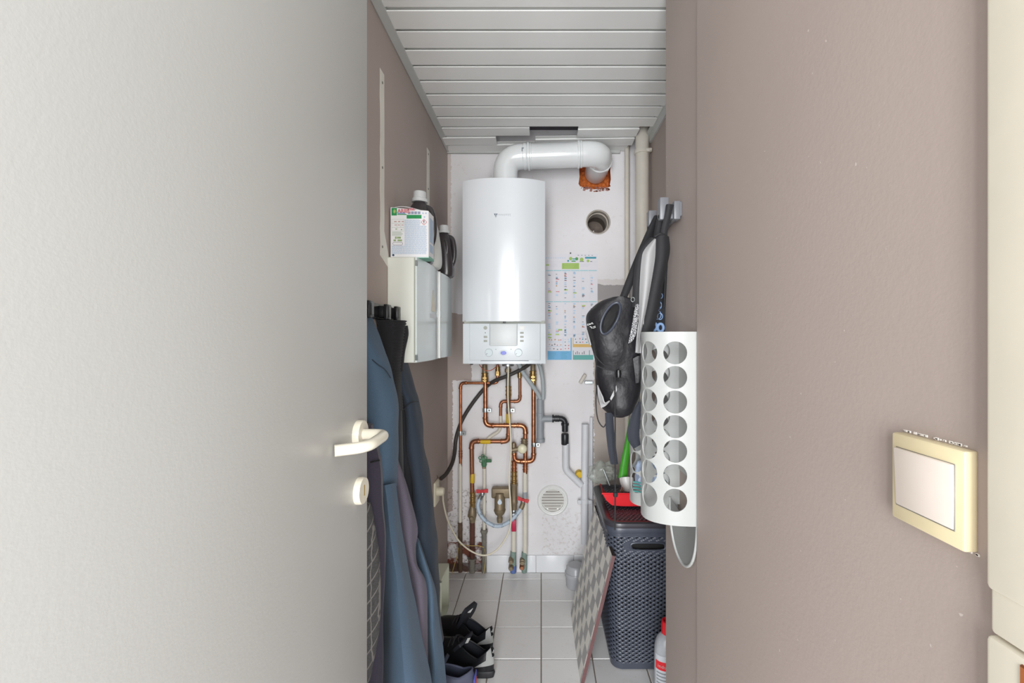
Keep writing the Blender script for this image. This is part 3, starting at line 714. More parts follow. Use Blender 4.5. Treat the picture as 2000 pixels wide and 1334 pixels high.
# 4 right return
c4 = run('copper_pipe', 'straight copper pipe hooking left under the gauge, with tall bronze filter tail', [(1042, 740), (1042, 901), (1004.5, 901), (1004.5, 868)], .0112, m_copper, rad=.028)
sleeve(c4, 'brass_tail', 1041, 712, 732, .0132, m_bronze); sleeve(c4, 'brass_union', 1041, 724, 745, .0172, m_brass, prof=RIB); sleeve(c4, 'hex_nut', 1041, 734, 744, .0185, m_brass, hexn=6); sleeve(c4, 'taper', 1042, 745, 762, .014, m_brass, prof=[(1, 0), (1, .3), (.8, 1)])
sleeve(c4, 'pipe_cap', 1003.5, 863, 884, .0135, m_bronze, prof=[(.3, 0), (.8, .1), (1, .3), (1, 1)])
sleeve(c4, 'ribbed_joint', 1004, 900, 922, .0135, m_copper, prof=RIB); sleeve(c4, 'brass_joint', 1004, 920, 947, .0155, m_brass, prof=RIB)
sleeve(c4, 'bronze_body', 1004, 944, 995, .0185, m_bronze, prof=[(1.05, 0), (1.05, .08), (.92, .12), (.92, .6), (1.0, .65), (1.0, .75), (.85, .8), (.85, 1)])
sleeve(c4, 'ball_valve', 1003.5, 993, 1018, .0150, m_steel, prof=[(.8, 0), (1, .2), (1.05, .5), (1, .8), (.8, 1)])
bb = B(); p = P(1003.5, 1004, 2.405); lathe(bb, [(.0005, -.012), (.007, -.012), (.007, .01)], p, 'Y', 12); put(bb, 'lever_bolt', m_steel, c4)
bb = B(); a, c_ = P(998.7, 1015, 2.40), P(1008.3, 1038, 2.40); box(bb, a.x, c_.x, 2.395, 2.402, c_.z, a.z, .003, 2); put(bb, 'red_lever', M('pinkish_red_lever', '#b9264a', .45, var=.08), c4)
sleeve(c4, 'painted_leg', 1003.2, 1016, 1080, .0128, m_pipe_white); sleeve(c4, 'corroded_foot', 1002.5, 1076, 1119, .0148, m_verd); sleeve(c4, 'blue_stain_collar', 1002.5, 1104, 1118, .0165, M('blue_paint', '#5a6fa8', .7, var=.2), YP)
for py in (1096, 1109):
    b = B(); p = P(998, py, 2.405); lathe(b, [(.0005, -.016), (.010, -.016), (.0135, -.006), (.0135, .03)], p, 'Y', 14); put(b, 'drain_nipple', m_bronze, c4)
gg = thing('pressure_gauge', 'round cream gauge knob in front of the copper pipes', 'gauge', P(1020, 886, 2.39))
b = B(); p = P(1020, 877, 2.385); lathe(b, [(.0005, -.014), (.015, -.013), (.022, -.007), (.0245, 0), (.0245, .012), (.02, .016)], p, 'Y', 28); put(b, 'knob', M('gauge_cream', '#e6e2c4', .35, var=.02), gg)
b = B(); lathe(b, [(.012, .016), (.012, .045)], p, 'Y', 14); put(b, 'stem', m_bronze, gg)
b = B(); tube(b, [P(1000, 879, YP-.01), P(1028, 874, YP-.01)], .012, 14); put(b, 'valve_branch', m_bronze, gg)
# 5 cold water
c5 = run('water_pipe', 'narrow copper pipe with an S bend becoming a cream painted pipe', [(1015, 712), (1015.5, 784, 2.462), (978, 784, 2.462), (977.7, 813, 2.462)], .0078, m_copper_d, rad=.022, Y=2.45, elbow_mat=m_copper_d)
sleeve(c5, 'brass_union', 1015, 726, 738, .012, m_brass, 2.452, prof=RIB)
bb = B(); tube(bb, catmull([P(977.7, 812, 2.462), P(977.7, 832, 2.462), P(973, 843, 2.466), P(962, 850, 2.468), P(951.5, 859, 2.468), P(947, 871, 2.46), P(946, 890, 2.45), P(946, 960, 2.445), P(945.5, 1038, 2.445)], 8), .0085, 14); put(bb, 'painted_pipe', m_pipe_white, c5)
sleeve(c5, 'corroded_riser', 945.5, 1034, 1118, .0130, m_pipe_grey, 2.445, prof=[(1.3, 0), (1.5, .05), (1.0, .12), (.95, .6), (1, 1)])
gv = thing('green_valve', 'green stop valve with a five-lobed flower handwheel', 'valve', P(946, 912, 2.43))
b = B(); cc = P(943, 896, 2.408)
for i in range(5):
    a = 2*math.pi*i/5+.3; tube(b, [cc+Vector((math.cos(a)*.0145+math.cos(t)*.0075, -.001, math.sin(a)*.0145+math.sin(t)*.0075)) for t in [2*math.pi*k/14 for k in range(14)]], .0025, 8, closed=True)
lathe(b, [(.0005, -.006), (.008, -.006), (.008, .03)], cc, 'Y', 14); put(b, 'handwheel', m_green_v, gv)
b = B(); lathe(b, [(.0005, -.022), (.011, -.022), (.0145, -.012), (.0125, .01), (.009, .018), (.0005, .018)], P(945.5, 903, 2.44), 'Z', 14); tube(b, [P(947, 900, 2.44), P(959, 900, 2.43)], .009, 12); put(b, 'valve_body', m_green_v, gv)
b = B(); lathe(b, [(.0005, 0), (.010, 0), (.010, .02), (.0005, .02)], P(945.5, 915, 2.444), 'Z', 6); put(b, 'hex_nut', m_bronze, gv)
# clamps
def clamp(px, py, Y, r, side, lab):
    t = thing('pipe_clamp', lab, 'clamp', P(px, py+4, Y), 'zinc pipe clamps on the copper pipes'); c = P(px, py, Y); b = B()
    lathe(b, [(r-.001, -.0105), (r+.003, -.0105), (r+.0035, -.008), (r+.0035, .008), (r+.003, .0105), (r-.001, .0105)], c, 'Z', 20); put(b, 'band', m_steel, t)
    b = B(); x0, x1 = (c.x+r, c.x+r+.020) if side > 0 else (c.x-r-.020, c.x-r); box(b, x0, x1, Y-.012, Y+.006, c.z-.0095, c.z+.0095, .001, 1); put(b, 'lug', m_steel, t)
    b = B(); lathe(b, [(.0005, -.004), (.005, -.004), (.005, 0)], ((x0+x1)/2, Y-.012, c.z), 'Y', 6); put(b, 'bolt', m_pipe_grey, t)
    b = B(); tube(b, [(c.x, Y+r, c.z), (c.x, YB, c.z)], .004, 8); put(b, 'wall_stud', m_steel, t)
clamp(948, 801, YP, .0112, 1, 'zinc clamp on the copper pipe second from the left'); clamp(993.5, 801, 2.445, .0112, 1, 'zinc clamp on the gas pipe above its yellow band')
clamp(899.5, 846, YP, .0074, 1, 'zinc clamp on the thin leftmost copper pipe'); clamp(1043, 868, YP, .0112, 1, 'zinc clamp low on the straight right-hand copper pipe')
# bronze water filter
wf = thing('water_filter', 'bronze water filter with tapered bowl and droplet sticker', 'filter', P(975, 1020, 2.42))
a, c_ = P(960.5, 951, 2.43), P(997, 971, 2.43); b = B(); box(b, a.x, c_.x, 2.405, 2.45, c_.z, a.z, .008, 3); put(b, 'filter_head', m_bronze, wf)
p = P(976, 963, 2.405); k = K(2.405)
b = B(); lathe(b, [(.0005, 0), (7.8*k, 0), (8*k, -6*k), (10.2*k, -9*k), (10.4*k, -31*k), (11.4*k, -32*k), (11.4*k, -34*k), (9*k, -40*k), (5*k, -44*k), (4.6*k, -47*k), (5.8*k, -48*k), (5.8*k, -52*k), (5*k, -57*k), (.0005, -57*k)], p, 'Z', 28); bowl = put(b, 'filter_bowl', m_bronze, wf)
b = B(); cc = P(976, 980, 2.405-10.8*k)
dr = [(0, 6.5*k)]+[(4.2*k*math.cos(t), -1.5*k+4.2*k*math.sin(t)) for t in [math.radians(a) for a in range(35, -216, -20)]]
prism(b, [cc+Vector((x, .0, z)) for x, z in dr], (0, -.0008, 0)); put(b, 'droplet_sticker', M('sticker_blue', '#d3e0ec', .4, var=.02), bowl)
# braided hose with two red taps
hs = thing('filling_hose', 'pale blue braided filling hose hanging in a U between red taps', 'hose', P(973, 1031, 2.40))
hp = catmull([P(941, 968, 2.42), P(936, 976, 2.405), P(933.5, 990, 2.395), P(940, 1008, 2.39), P(955, 1022, 2.388), P(973, 1027.5, 2.388), P(993, 1020, 2.39), P(1008, 1006, 2.395), P(1018, 992, 2.40), P(1022, 982, 2.41)], 8)
b = B(); tube(b, hp, .0098, 14); hose = put(b, 'hose', M('braided_hose', '#b3c3d2', .45, var=.08, vs=90), hs)
b = B()
for i in range(22, 62, 7):
    p_ = hp[i]; t_ = (hp[i+1]-hp[i-1]).normalized(); nrm = Vector((0, -1, 0)).cross(t_).normalized()
    for s in (-1, 1):
        for o_ in (-.003, .003): q_ = p_+Vector((0, -.0085, 0))+nrm*.005*s+t_*o_; tube(b, [q_-nrm*.003, q_+nrm*.003+t_*.002], .0011, 6)
put(b, 'hose_marks', m_black, hose)
b = B(); tube(b, hp[0:9], [.0125]*9, 12); put(b, 'end_ferrule', m_steel, hs); b = B(); tube(b, hp[-10:], .0125, 12); put(b, 'end_ferrule', m_bronze, hs)
def tap(px, py, lab, tilt):
    t = thing('red_tap', lab, 'tap', P(px, py+10, 2.42), 'red winged taps on the filling hose'); c = P(px, py, 2.415); b = B()
    Mx = Matrix.Translation(c) @ Matrix.Rotation(tilt, 4, 'Y')
    for s in (-1, 1): prism(b, [Mx @ Vector((s*x, 0, z)) for x, z in ((.004, -.007), (.030, -.009), (.031, .010), (.022, .011), (.004, .006))], (0, -.007, 0))
    box(b, c.x-.007, c.x+.007, c.y-.009, c.y+.003, c.z-.008, c.z+.008, .002, 1); put(b, 'winged_handle', m_redv, t)
    b = B(); lathe(b, [(.0005, -.024), (.011, -.024), (.013, -.01), (.009, .0), (.007, .004)], c+Vector((0, .004, 0)), 'Z', 12); tube(b, [c+Vector((0, 0, -.014)), Vector((c.x, YP+.02, c.z-.01))], .01, 12); put(b, 'tap_body', m_steel, t)
tap(942, 959, 'red winged tap at the left end of the braided hose', -.05); tap(1021.5, 976, 'red winged tap at the right end of the braided hose', .3)
# black hose
b = B(); bp = catmull([P(1036, 708, 2.36), P(1030, 714, 2.37), P(1011, 725, 2.385), P(989, 735, 2.39), P(966, 744, 2.41), P(948, 757, 2.468), P(930, 778, 2.472), P(912, 804, 2.474), P(899, 829, 2.474), P(890.5, 858, 2.47), P(888, 884, 2.44), P(883, 905, 2.38), P(872, 925, 2.30), P(861, 935, 2.25)], 8)
bh_ = thing('black_hose', 'black corrugated conduit sweeping down left from the boiler to the socket', 'hose', bp[-1])
tube(b, bp, [.0098*(1+.02*(i % 2)) for i in range(len(bp))], 14); put(b, 'conduit', m_rubber, bh_)
b = B()
for j in range(3): e = bp[-1]; tube(b, catmull([e, e+Vector((-.01, -.01, -.006+.006*j)), e+Vector((-.016-.003*j, -.02, -.02+.03*j))], 5), .0014, 6)
put(b, 'loose_wires', m_pipe_red, bh_)
# copper bonding wire
b = B(); tube(b, catmull([P(936, 712, 2.35), P(945, 722, 2.34), P(956, 724, 2.34), P(966, 719, 2.34), P(973, 712, 2.35)], 6), .0022, 8); put(b, 'orange_wire', M('orange_wire', '#b8644a', .45, .3, var=.05), None, label='thin orange wire looping under the left of the boiler', cat='wire')
# condensate hoses and grey trap
def hose(name, lab, pts, r, mat, group=None):
    b = B(); p3 = catmull([P(*p) for p in pts], 8); tube(b, p3, r, 14); return put(b, name, mat, None, label=lab, cat='hose', group=group)
hose('condensate_hose', 'pale grey drain hose slanting right from under the boiler', [(1012, 709, 2.38), (1022, 728, 2.39), (1036, 748, 2.405), (1050, 768, 2.425), (1055, 779, 2.43)], .0112, m_hose_g)
hose('condensate_hose', 'pale grey drain hose dropping straight at the boiler right corner', [(1052, 708, 2.40), (1056.5, 722, 2.405), (1060, 742, 2.41), (1061, 762, 2.42), (1061, 780, 2.425)], .0105, m_hose_g)
tr = thing('drain_trap', 'grey plastic drain tee with black ribbed elbow beside the copper pipes', 'drain pipe', P(1056, 864, 2.43))
b = B(); tube(b, [P(1055.3, 779.5, YP), P(1055.3, 862, YP)], .0178, 22); put(b, 'trap_tube', m_pvc_g, tr)
sleeve(tr, 'trap_socket', 1055.3, 806, 813, .0195, m_pvc_g, n=22); sleeve(tr, 'trap_cap', 1056, 856, 864, .0215, m_pvc_g, n=22)
b = B(); pt, _ = fillet([P(1056, 838, YP), P(1056, 818, YP), P(1080, 818, YP)], .022, 8); tube(b, pt, .0165, 20); put(b, 'trap_branch', m_pvc_g, tr)
b = B(); pt, _ = fillet([P(1077, 817.5, YP), P(1103.5, 817.5, YP), P(1103.5, 842, YP)], .028, 10); rr = [.0145*(1.08 if i % 2 else 1) for i in range(len(pt))]; tube(b, pt, rr, 22); put(b, 'black_elbow', m_pvc_k, tr)
for x_, r_ in ((1080, .0205), (1086, .0175), (1090, .0175)):
    a = P(x_, 817.5, YP); b = B(); tube(b, [a-Vector((.0045, 0, 0)), a+Vector((.0045, 0, 0))], r_, 22); put(b, 'ribbed_ring', m_pvc_k, tr)
sleeve(tr, 'black_collar', 1103.5, 826, 831, .0205, m_pvc_k, n=22); sleeve(tr, 'black_socket', 1103.5, 829, 843, .0165, m_pvc_k, n=22); sleeve(tr, 'black_coupling', 1103.5, 847, 868.5, .0195, m_pvc_k, n=22)
dp = run('drain_pipe', 'white plastic drain pipe bending diagonally below the black elbow', [(1105, 866), (1105, 918), (1136, 948)], .0178, m_pvc_w, rad=.02, cat='drain pipe', coll=False, tn=20)
sp1 = thing('soil_pipe', 'open-topped white waste pipe with clamp near the wall edge', 'drain pipe', P(1142, 1060, 2.45))
b = B(); tube(b, [P(1143, 828, 2.45), P(1142, 940, 2.45), P(1141.5, 1062, 2.45)], .0185, 22, caps=False); tube(b, [P(1143, 828, 2.45), P(1142.5, 880, 2.45)], .0165, 22, caps=False); put(b, 'pipe', m_pvc_w, sp1)
sleeve(sp1, 'socket', 1142, 938, 944, .0200, m_pvc_w, 2.45, n=22); sleeve(sp1, 'clamp_band', 1142, 974, 983, .021, m_pvc_w, 2.45, n=22)
for s in (-1, 1):
    a = P(1142+s*10.5, 979, 2.45); b = B(); box(b, a.x-.010, a.x+.010, 2.432, 2.447, a.z-.010, a.z+.010, .002, 1); lathe(b, [(.0005, -.002), (.004, -.002), (.004, 0)], (a.x+s*.003, 2.432, a.z), 'Y', 10); put(b, 'clamp_lug', m_pvc_w, sp1)
b = B(); tube(b, [P(1155, 815, 2.462), P(1155, 1045, 2.462)], .0088, 14); put(b, 'conduit', m_pvc_w, None, label='slim white conduit right beside the open waste pipe', cat='conduit')
b = B(); lathe(b, [(.0005, -.017), (.016, -.016), (.0185, -.006), (.0185, .02)], P(1131, 926, 2.46), 'Y', 20); put(b, 'yellow_cap', m_yellow, None, label='yellow plastic cap tucked behind the white waste pipe', cat='cap')
wc = thing('wall_clip', 'white plastic wall clip with small metal plate on the right of the wall', 'clip', P(1143, 750, 2.47))
a = P(1138, 740, 2.465); b = B(); box(b, -.008, .008, -.012, .022, -.028, .028, .004, 2); bmesh.ops.transform(b, matrix=Matrix.Translation(a) @ Matrix.Rotation(.55, 4, 'Y'), verts=b.verts[:]); put(b, 'clip_body', m_pvc_cream, wc)
a = P(1150, 747, 2.46); b = B(); box(b, a.x-.022, a.x+.022, 2.455, 2.475, a.z-.008, a.z+.008, .002, 1); lathe(b, [(.0005, -.004), (.005, -.004), (.005, 0)], (a.x-.010, 2.455, a.z), 'Y', 10); put(b, 'metal_plate', m_steel, wc)
# vent grille
vg = thing('vent_grille', 'round white louvred vent grille low on the back wall', 'vent', (GR.x, YB, GR.z-.08))
b = B(); grid(b, [[Vector((p.x, YB+dy, p.z)) for p in circ(GR, r, 40)] for dy, r in ((-.0005, .083), (-.006, .081), (-.009, .076), (-.007, .069), (-.010, .066), (-.009, .0605), (.012, .0595))], True); put(b, 'grille_ring', m_white, vg)
for i in range(8):
    z = GR.z-.0525+i*.015; hw = math.sqrt(max(.0001, .0605**2-(z-GR.z)**2)); b = B()
    prism(b, [Vector((GR.x-hw, YB-.0055, z-.0048)), Vector((GR.x-hw, YB-.0035, z-.0055)), Vector((GR.x-hw, YB+.003, z+.0042)), Vector((GR.x-hw, YB+.001, z+.005))], (2*hw, 0, 0)); put(b, 'louvre', M('louvre', '#d4d2cc', .5, var=.05), vg, smooth=False)
b = B(); lathe(b, [(.062, 0), (.062, .003)], (GR.x, YB+.03, GR.z), 'Y', 24); put(b, 'grille_back', m_hole_in, vg)
# vertical pipe in the right corner
cp_ = thing('riser_pipe', 'tall cream riser pipe in the right back corner', 'pipe', (.50, 2.30, 0))
b = B(); tube(b, [(.498, 2.30, 0.0), (.498, 2.30, 1.3), (.4985, 2.30, 2.34)], .033, 26); put(b, 'pipe', m_pvc_cream, cp_)
b = B(); lathe(b, [(.033, -.009), (.038, -.009), (.039, 0), (.038, .009), (.033, .009)], (.498, 2.30, 2.166), 'Z', 26); put(b, 'pipe_band', m_pvc_cream, cp_)
b = B(); box(b, .51, .538, 2.258, 2.276, 2.155, 2.172, .003, 2); lathe(b, [(.0005, -.006), (.006, -.006), (.006, .003)], (.53, 2.258, 2.163), 'Y', 10); put(b, 'band_lug', m_pvc_cream, cp_)
b = B(); tube(b, [(.452, 2.452, .0), (.452, 2.452, 2.36)], .013, 14); put(b, 'thin_riser_pipe', m_pvc_cream, None, label='thin cream pipe behind the tall riser in the corner', cat='pipe')
# socket, plug and white cable
sk = thing('wall_socket', 'cream wall socket with plug low on the left wall', 'socket', (XL, 2.2, .47))
b = B(); box(b, XL, XL+.009, 2.16, 2.25, .465, .575, .003, 2); put(b, 'socket_plate', m_cream, sk)
pg = thing('cable_plug', 'cream plug with white cable looping up to the boiler', 'cable', (XL+.01, 2.2, .49))
b = B(); lathe(b, [(.0005, .0), (.020, .0), (.020, .022), (.016, .032), (.0005, .033)], (XL+.009, 2.2, .525), 'X', 20); put(b, 'plug', m_cream, pg)
cb = catmull([Vector((XL+.035, 2.2, .525)), P(865, 966, 2.22), P(866.5, 985, 2.25), P(874, 1015, 2.30), P(885, 1038.5, 2.33), P(897.6, 1058, 2.35), P(917, 1074.5, 2.37), P(937, 1083.5, 2.37), P(953, 1083.5, 2.37), P(969.5, 1074.5, 2.37), P(982, 1060, 2.37), P(993, 1040, 2.37), P(998, 1017, 2.37), P(997, 981, 2.37), P(994.7, 945, 2.37), P(995.6, 910, 2.375), P(998, 880, 2.38), P(996.5, 838, 2.38), P(994, 806, 2.38), P(992, 770, 2.37), P(993, 712, 2.36)], 8)
b = B(); tube(b, cb, .0042, 10); put(b, 'cable', m_cream, pg)
# yellow earth wires at the foot of the pipes
def wire(lab, pts, r=.002):
    b = B(); tube(b, catmull([P(*p) for p in pts], 6), r, 7); put(b, 'earth_wire', m_wire_y, None, label=lab, cat='wire')
wire('yellow earth wire trailing to the floor by the leftmost pipe', [(895, 1070, 2.41), (893, 1085, 2.40), (888, 1102, 2.38), (882, 1122, 2.37)])
wire('yellow earth wire strung across the three corroded pipe feet', [(899, 1064, 2.41), (912, 1065, 2.425), (922, 1066, 2.425), (934, 1066, 2.42), (945, 1069, 2.425)])
wire('yellow earth wire hanging by the grey lead pipe foot', [(947, 1072, 2.42), (948.5, 1090, 2.418), (946.5, 1108, 2.415), (944, 1122, 2.405)])
for px in (899, 922.5, 945.5):
    pass

# ------------------------------------------------------------------ wall cabinet with doors
CXF = -.394; CY0, CYM, CY1 = 1.512, 1.839, 2.109; CZ0, CZ1 = 1.169, 1.513
cab = thing('wall_cabinet', 'white wall cabinet with two frosted doors on the left wall', 'cabinet', (-.447, 1.81, CZ0))
b = B(); box(b, XL, CXF-.012, CY0, CY1, CZ0, CZ1, .004, 3); put(b, 'cabinet_body', m_cab, cab)
def cdoor(y0, y1, bulge):
    b = B(); n = 10; pts = [Vector((CXF-.010+bulge*math.sin(math.pi*i/n), y0+(y1-y0)*i/n, 0)) for i in range(n+1)]
    prism(b, [Vector((p.x, p.y, CZ0+.001)) for p in pts]+[Vector((CXF-.0155, y1, CZ0+.001)), Vector((CXF-.0155, y0, CZ0+.001))], (0, 0, CZ1-CZ0-.002)); return put(b, 'cabinet_door', m_glassd, cab)
d1 = cdoor(CY0+.002, CYM-.004, .010); d2 = cdoor(CYM+.006, CY1-.001, .006)
b = B(); box(b, CXF-.014, CXF-.004, CYM-.004, CYM+.004, CZ0+.001, CZ1-.001, .001, 1); put(b, 'door_edge_strip', m_white, cab)
b = B(); box(b, CXF-.005, CXF-.002, CYM-.003, CYM+.004, 1.33, 1.362, .001, 1); put(b, 'magnet_catch', m_steel, cab)
b = B(); box(b, CXF-.0185, CXF-.0145, CY0-.0015, CY0+.004, CZ0+.003, CZ1-.003); put(b, 'side_seam', m_btn, cab)
for z in (CZ0+.017, CZ1-.02): b = B(); box(b, CXF-.014, CXF-.006, CY0-.003, CY0+.003, z-.009, z+.009, .001, 1); put(b, 'hinge', m_steel, cab)
b = B(); yy = 1.70; xx = CXF+.0005
prism(b, [Vector((xx, yy-.032, 1.346)), Vector((xx, yy+.034, 1.346)), Vector((xx, yy+.005, 1.425)), Vector((xx, yy-.002, 1.425))], (.0005, 0, 0)); put(b, 'pale_shape_behind_glass', M('tea_tone', '#dcd3bd', .4, var=.05), d1)
b = B(); prism(b, [Vector((xx, yy-.045, 1.322)), Vector((xx, yy+.04, 1.322)), Vector((xx, yy+.04, 1.338)), Vector((xx, yy-.045, 1.338))], (.0004, 0, 0)); put(b, 'small_label', m_pvc_w, d1)
# detergent carton
carton = thing('detergent_carton', 'white washing powder carton with blue text standing on the wall cabinet', 'box', (-.431, 1.56, CZ1))
ax0, ax1, ay0, ay1, az1 = -.4945, -.369, 1.527, 1.60, CZ1+.001+.165
b = B(); vs = box(b, ax0, ax1, ay0, ay1, CZ1+.001, az1, .0015, 1)
for v in b.verts:
    if v.co.z > az1-.01: v.co.z += -.012*(v.co.x-ax0)/(ax1-ax0)
carton_b = put(b, 'carton_body', m_box, carton, smooth=False)
b = B(); sheet(b, [[Vector((ax0+.004, ay0+.004, az1-.002)), Vector((ax0+.03, ay0+.006, az1+.004)), Vector((ax0+.06, ay0+.01, az1+.002)), Vector((ax0+.1, ay0+.01, az1-.008))], [Vector((ax0+.01, ay0+.05, az1+.012)), Vector((ax0+.04, ay0+.05, az1+.016)), Vector((ax0+.07, ay0+.05, az1+.006)), Vector((ax0+.1, ay0+.05, az1-.004))]], .0015); put(b, 'torn_flap', m_box, carton)
ACx = lambda x: ax0+(x-62)/(925-62)*(ax1-ax0)
ACz = lambda y: CZ1+.166-(y-140)/(1270-140)*.165
def ap(k, x0, y0, x1, y1, mat, lay=0, par=carton):
    b = B(); box(b, ACx(x0), ACx(x1), ay0-.0008-.0004*lay, ay0, ACz(y1), ACz(y0)); return put(b, k, mat, par, smooth=False)
m_pgrn = M('print_brand_green', '#1f8a4d', .5, var=.1); m_pred = M('print_red', '#c23540', .5, var=0); m_pblue = M('print_text_blue', '#a9bdd2', .5, var=0)
ap('green_emblem', 90, 162, 210, 330, m_pgrn); ap('green_bar', 432, 318, 765, 400, m_pgrn)
ap('blue_underline', 225, 268, 400, 290, M('print_mid_blue', '#6f8fc0', .5, var=0)); ap('green_underline', 225, 298, 430, 316, m_pgrn)
b = B(); cc = Vector((ACx(160), ay0-.0014, ACz(240)))
for i in range(10): a = i*math.pi/5; tube(b, [cc, cc+Vector((math.cos(a)*.005, 0, math.sin(a)*.007))], .0007, 5)
put(b, 'starburst', M('print_lime', '#c9d86a', .5, var=0), carton, smooth=False)
put(text_bm('ARIEL', .0165, (ACx(226), ay0-.0008, ACz(265)), (1, 0, 0), (0, 0, 1), bold=.0007), 'brand_lettering', m_pred, carton, smooth=False)
put(text_bm('ARIEL', .0095, (ACx(455), ay0-.0008, ACz(218)), (1, 0, 0), (0, 0, 1), bold=.0004), 'brand_lettering', m_pred, carton, smooth=False)
b = B()
for i, y in enumerate(range(425, 1195, 15)):
    x0 = 385 if y < 1000 else 95; x1 = 745 if y < 560 else 885
    x = x0
    while x < x1-20:
        wd = random.uniform(25, 90); box(b, ACx(x), ACx(min(x+wd, x1)), ay0-.0006, ay0, ACz(y+7), ACz(y)); x += wd+9
put(b, 'fine_print', m_pblue, carton, smooth=False)
b = B()
for x0, y0, x1, y1 in ((95, 412, 370, 416), (95, 505, 370, 509), (95, 598, 370, 602), (95, 680, 370, 684), (95, 412, 98, 684), (367, 412, 370, 684), (215, 505, 218, 598), (290, 505, 293, 598)): box(b, ACx(x0), ACx(x1), ay0-.0006, ay0, ACz(y1), ACz(y0))
for y in range(700, 790, 16): box(b, ACx(100), ACx(random.uniform(300, 372)), ay0-.0006, ay0, ACz(y+6), ACz(y))
put(b, 'dosage_table', M('print_sage', '#a8b8a2', .5, var=0), carton, smooth=False)
b = B()
for x0, y0, x1, y1 in ((150, 460, 205, 476), (240, 460, 285, 476), (320, 460, 365, 474), (160, 540, 205, 552), (235, 540, 275, 552), (315, 540, 355, 552)): box(b, ACx(x0), ACx(x1), ay0-.0008, ay0, ACz(y1), ACz(y0))
put(b, 'dosage_figures', M('print_rust', '#b07f72', .5, var=0), carton, smooth=False)
b = B()
for x0, y0, x1, y1 in ((168, 805, 205, 855), (215, 808, 300, 850), (135, 870, 190, 908), (225, 870, 325, 908), (178, 625, 215, 645), (300, 640, 330, 658)): box(b, ACx(x0), ACx(x1), ay0-.0006, ay0, ACz(y1), ACz(y0))
put(b, 'pictograms', M('print_olive', '#93a878', .5, var=.2, vs=400), carton, smooth=False)
b = B()
for i, x in enumerate((458, 532, 605, 680)): box(b, ACx(x), ACx(x+60), ay0-.0006, ay0, ACz(300), ACz(240))
put(b, 'swatches', M('print_slate', '#8b93a8', .5, var=.3, vs=300), carton, smooth=False)
b = B()
for pts in ([(-62, 0), (0, 66)], [(0, 66), (64, 0)], [(64, 0), (0, -66)], [(0, -66), (-62, 0)]):
    (xa, ya), (xb, yb) = pts; tube(b, [Vector((ACx(820+xa), ay0-.0006, ACz(480-ya))), Vector((ACx(820+xb), ay0-.0006, ACz(480-yb)))], .0008, 6)
put(b, 'hazard_diamond', m_pred, carton, smooth=False)
ap('hazard_mark', 812, 440, 828, 490, m_black); ap('hazard_dot', 813, 500, 827, 512, m_black)
b = B(); lathe(b, [(.0036, 0), (.0036, -.0006), (.0001, -.0006)], (ACx(130), ay0, ACz(1220)), 'Y', 18); put(b, 'round_mark', m_navy_p, carton)
b = B()
for x, y in ((800, 280), (865, 280), (833, 365)): lathe(b, [(.0028, 0), (.0028, -.0006), (.0001, -.0006)], (ACx(x), ay0, ACz(y)), 'Y', 12)
put(b, 'recycling_marks', m_pblue, carton)
b = B(); tube(b, [Vector((ACx(120+r_[0]), ay0-.0006, ACz(r_[1]))) for r_ in ((15, 930), (205, 930), (225, 962), (205, 995), (15, 995), (-5, 962))], .0006, 5, closed=True); put(b, 'rounded_outline', M('print_plum', '#7d6d80', .5, var=0), carton)
b = B(); box(b, ax1-.0002, ax1+.0006, ay0+.01, ay1-.012, CZ1+.022, CZ1+.048); box(b, ax1-.0002, ax1+.0005, ay0+.012, ay1-.01, CZ1+.055, CZ1+.135); put(b, 'side_print', m_pblue, carton, smooth=False)
b = B(); box(b, ax0+.09, ax1+.001, ay0+.002, ay1, CZ1-.0009, CZ1+.006); put(b, 'green_base_edge', M('carton_green', '#6fae96', .5, var=.05), carton, smooth=False)
# bottles on the cabinet
def bottle(name, lab, c, w_, d_, h, mat, capmat, tilt=0, capr=.018, caph=.03, handle=True, hdark=False):
    x, y, z = c; t = thing(name, lab, 'bottle', c)
    b = B(); secs = [(z+h*a, x-w_*s/2+sh*w_, x+w_*s/2+sh*w_, y-d_*s2/2, y+d_*s2/2) for a, s, s2, sh in ((0, .80, .85, 0), (.03, .93, .95, 0), (.12, 1, 1, 0), (.35, .95, 1, 0), (.6, .80, .95, 0), (.72, .72, .85, 0), (.80, .58, .6, 0), (.85, .42, .45, 0), (.87, .40, .4, 0))]
    loft(b, secs, 32, 2.6, k=3)
    body = put(b, 'bottle_body', mat, t)
    b = B(); lathe(b, [(.0005, 0), (capr*1.25, 0), (capr*1.25, caph*.3), (capr*1.05, caph*.36), (capr, caph*.95), (capr*.9, caph), (.0005, caph)], (x, y, z+h*.86), 'Z', 26); put(b, 'screw_cap', capmat, t)
    if handle:
        b = B(); p = catmull([Vector((x+w_*.16, y-.004, z+h*.80)), Vector((x+w_*.42, y-.004, z+h*.74)), Vector((x+w_*.52, y-.004, z+h*.55)), Vector((x+w_*.50, y-.004, z+h*.36)), Vector((x+w_*.40, y-.004, z+h*.24))], 6)
        tube(b, p, .0105, 12); put(b, 'handle', mat, t)
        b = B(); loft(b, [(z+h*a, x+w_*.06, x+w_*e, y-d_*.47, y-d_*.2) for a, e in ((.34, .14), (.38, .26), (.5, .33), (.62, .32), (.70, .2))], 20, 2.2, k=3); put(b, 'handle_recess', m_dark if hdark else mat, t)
    return t
bottle('detergent_bottle', 'dark softener bottle with grey cap rising behind the carton', (-.433, 1.66, CZ1), .10, .085, .255, m_darkb, m_cap, capr=.0225, caph=.038, hdark=True)
bottle('detergent_bottle', 'pale grey plastic bottle between the carton and dark bottle', (-.432, 1.775, CZ1), .105, .10, .215, m_lightb, m_cap, handle=False)
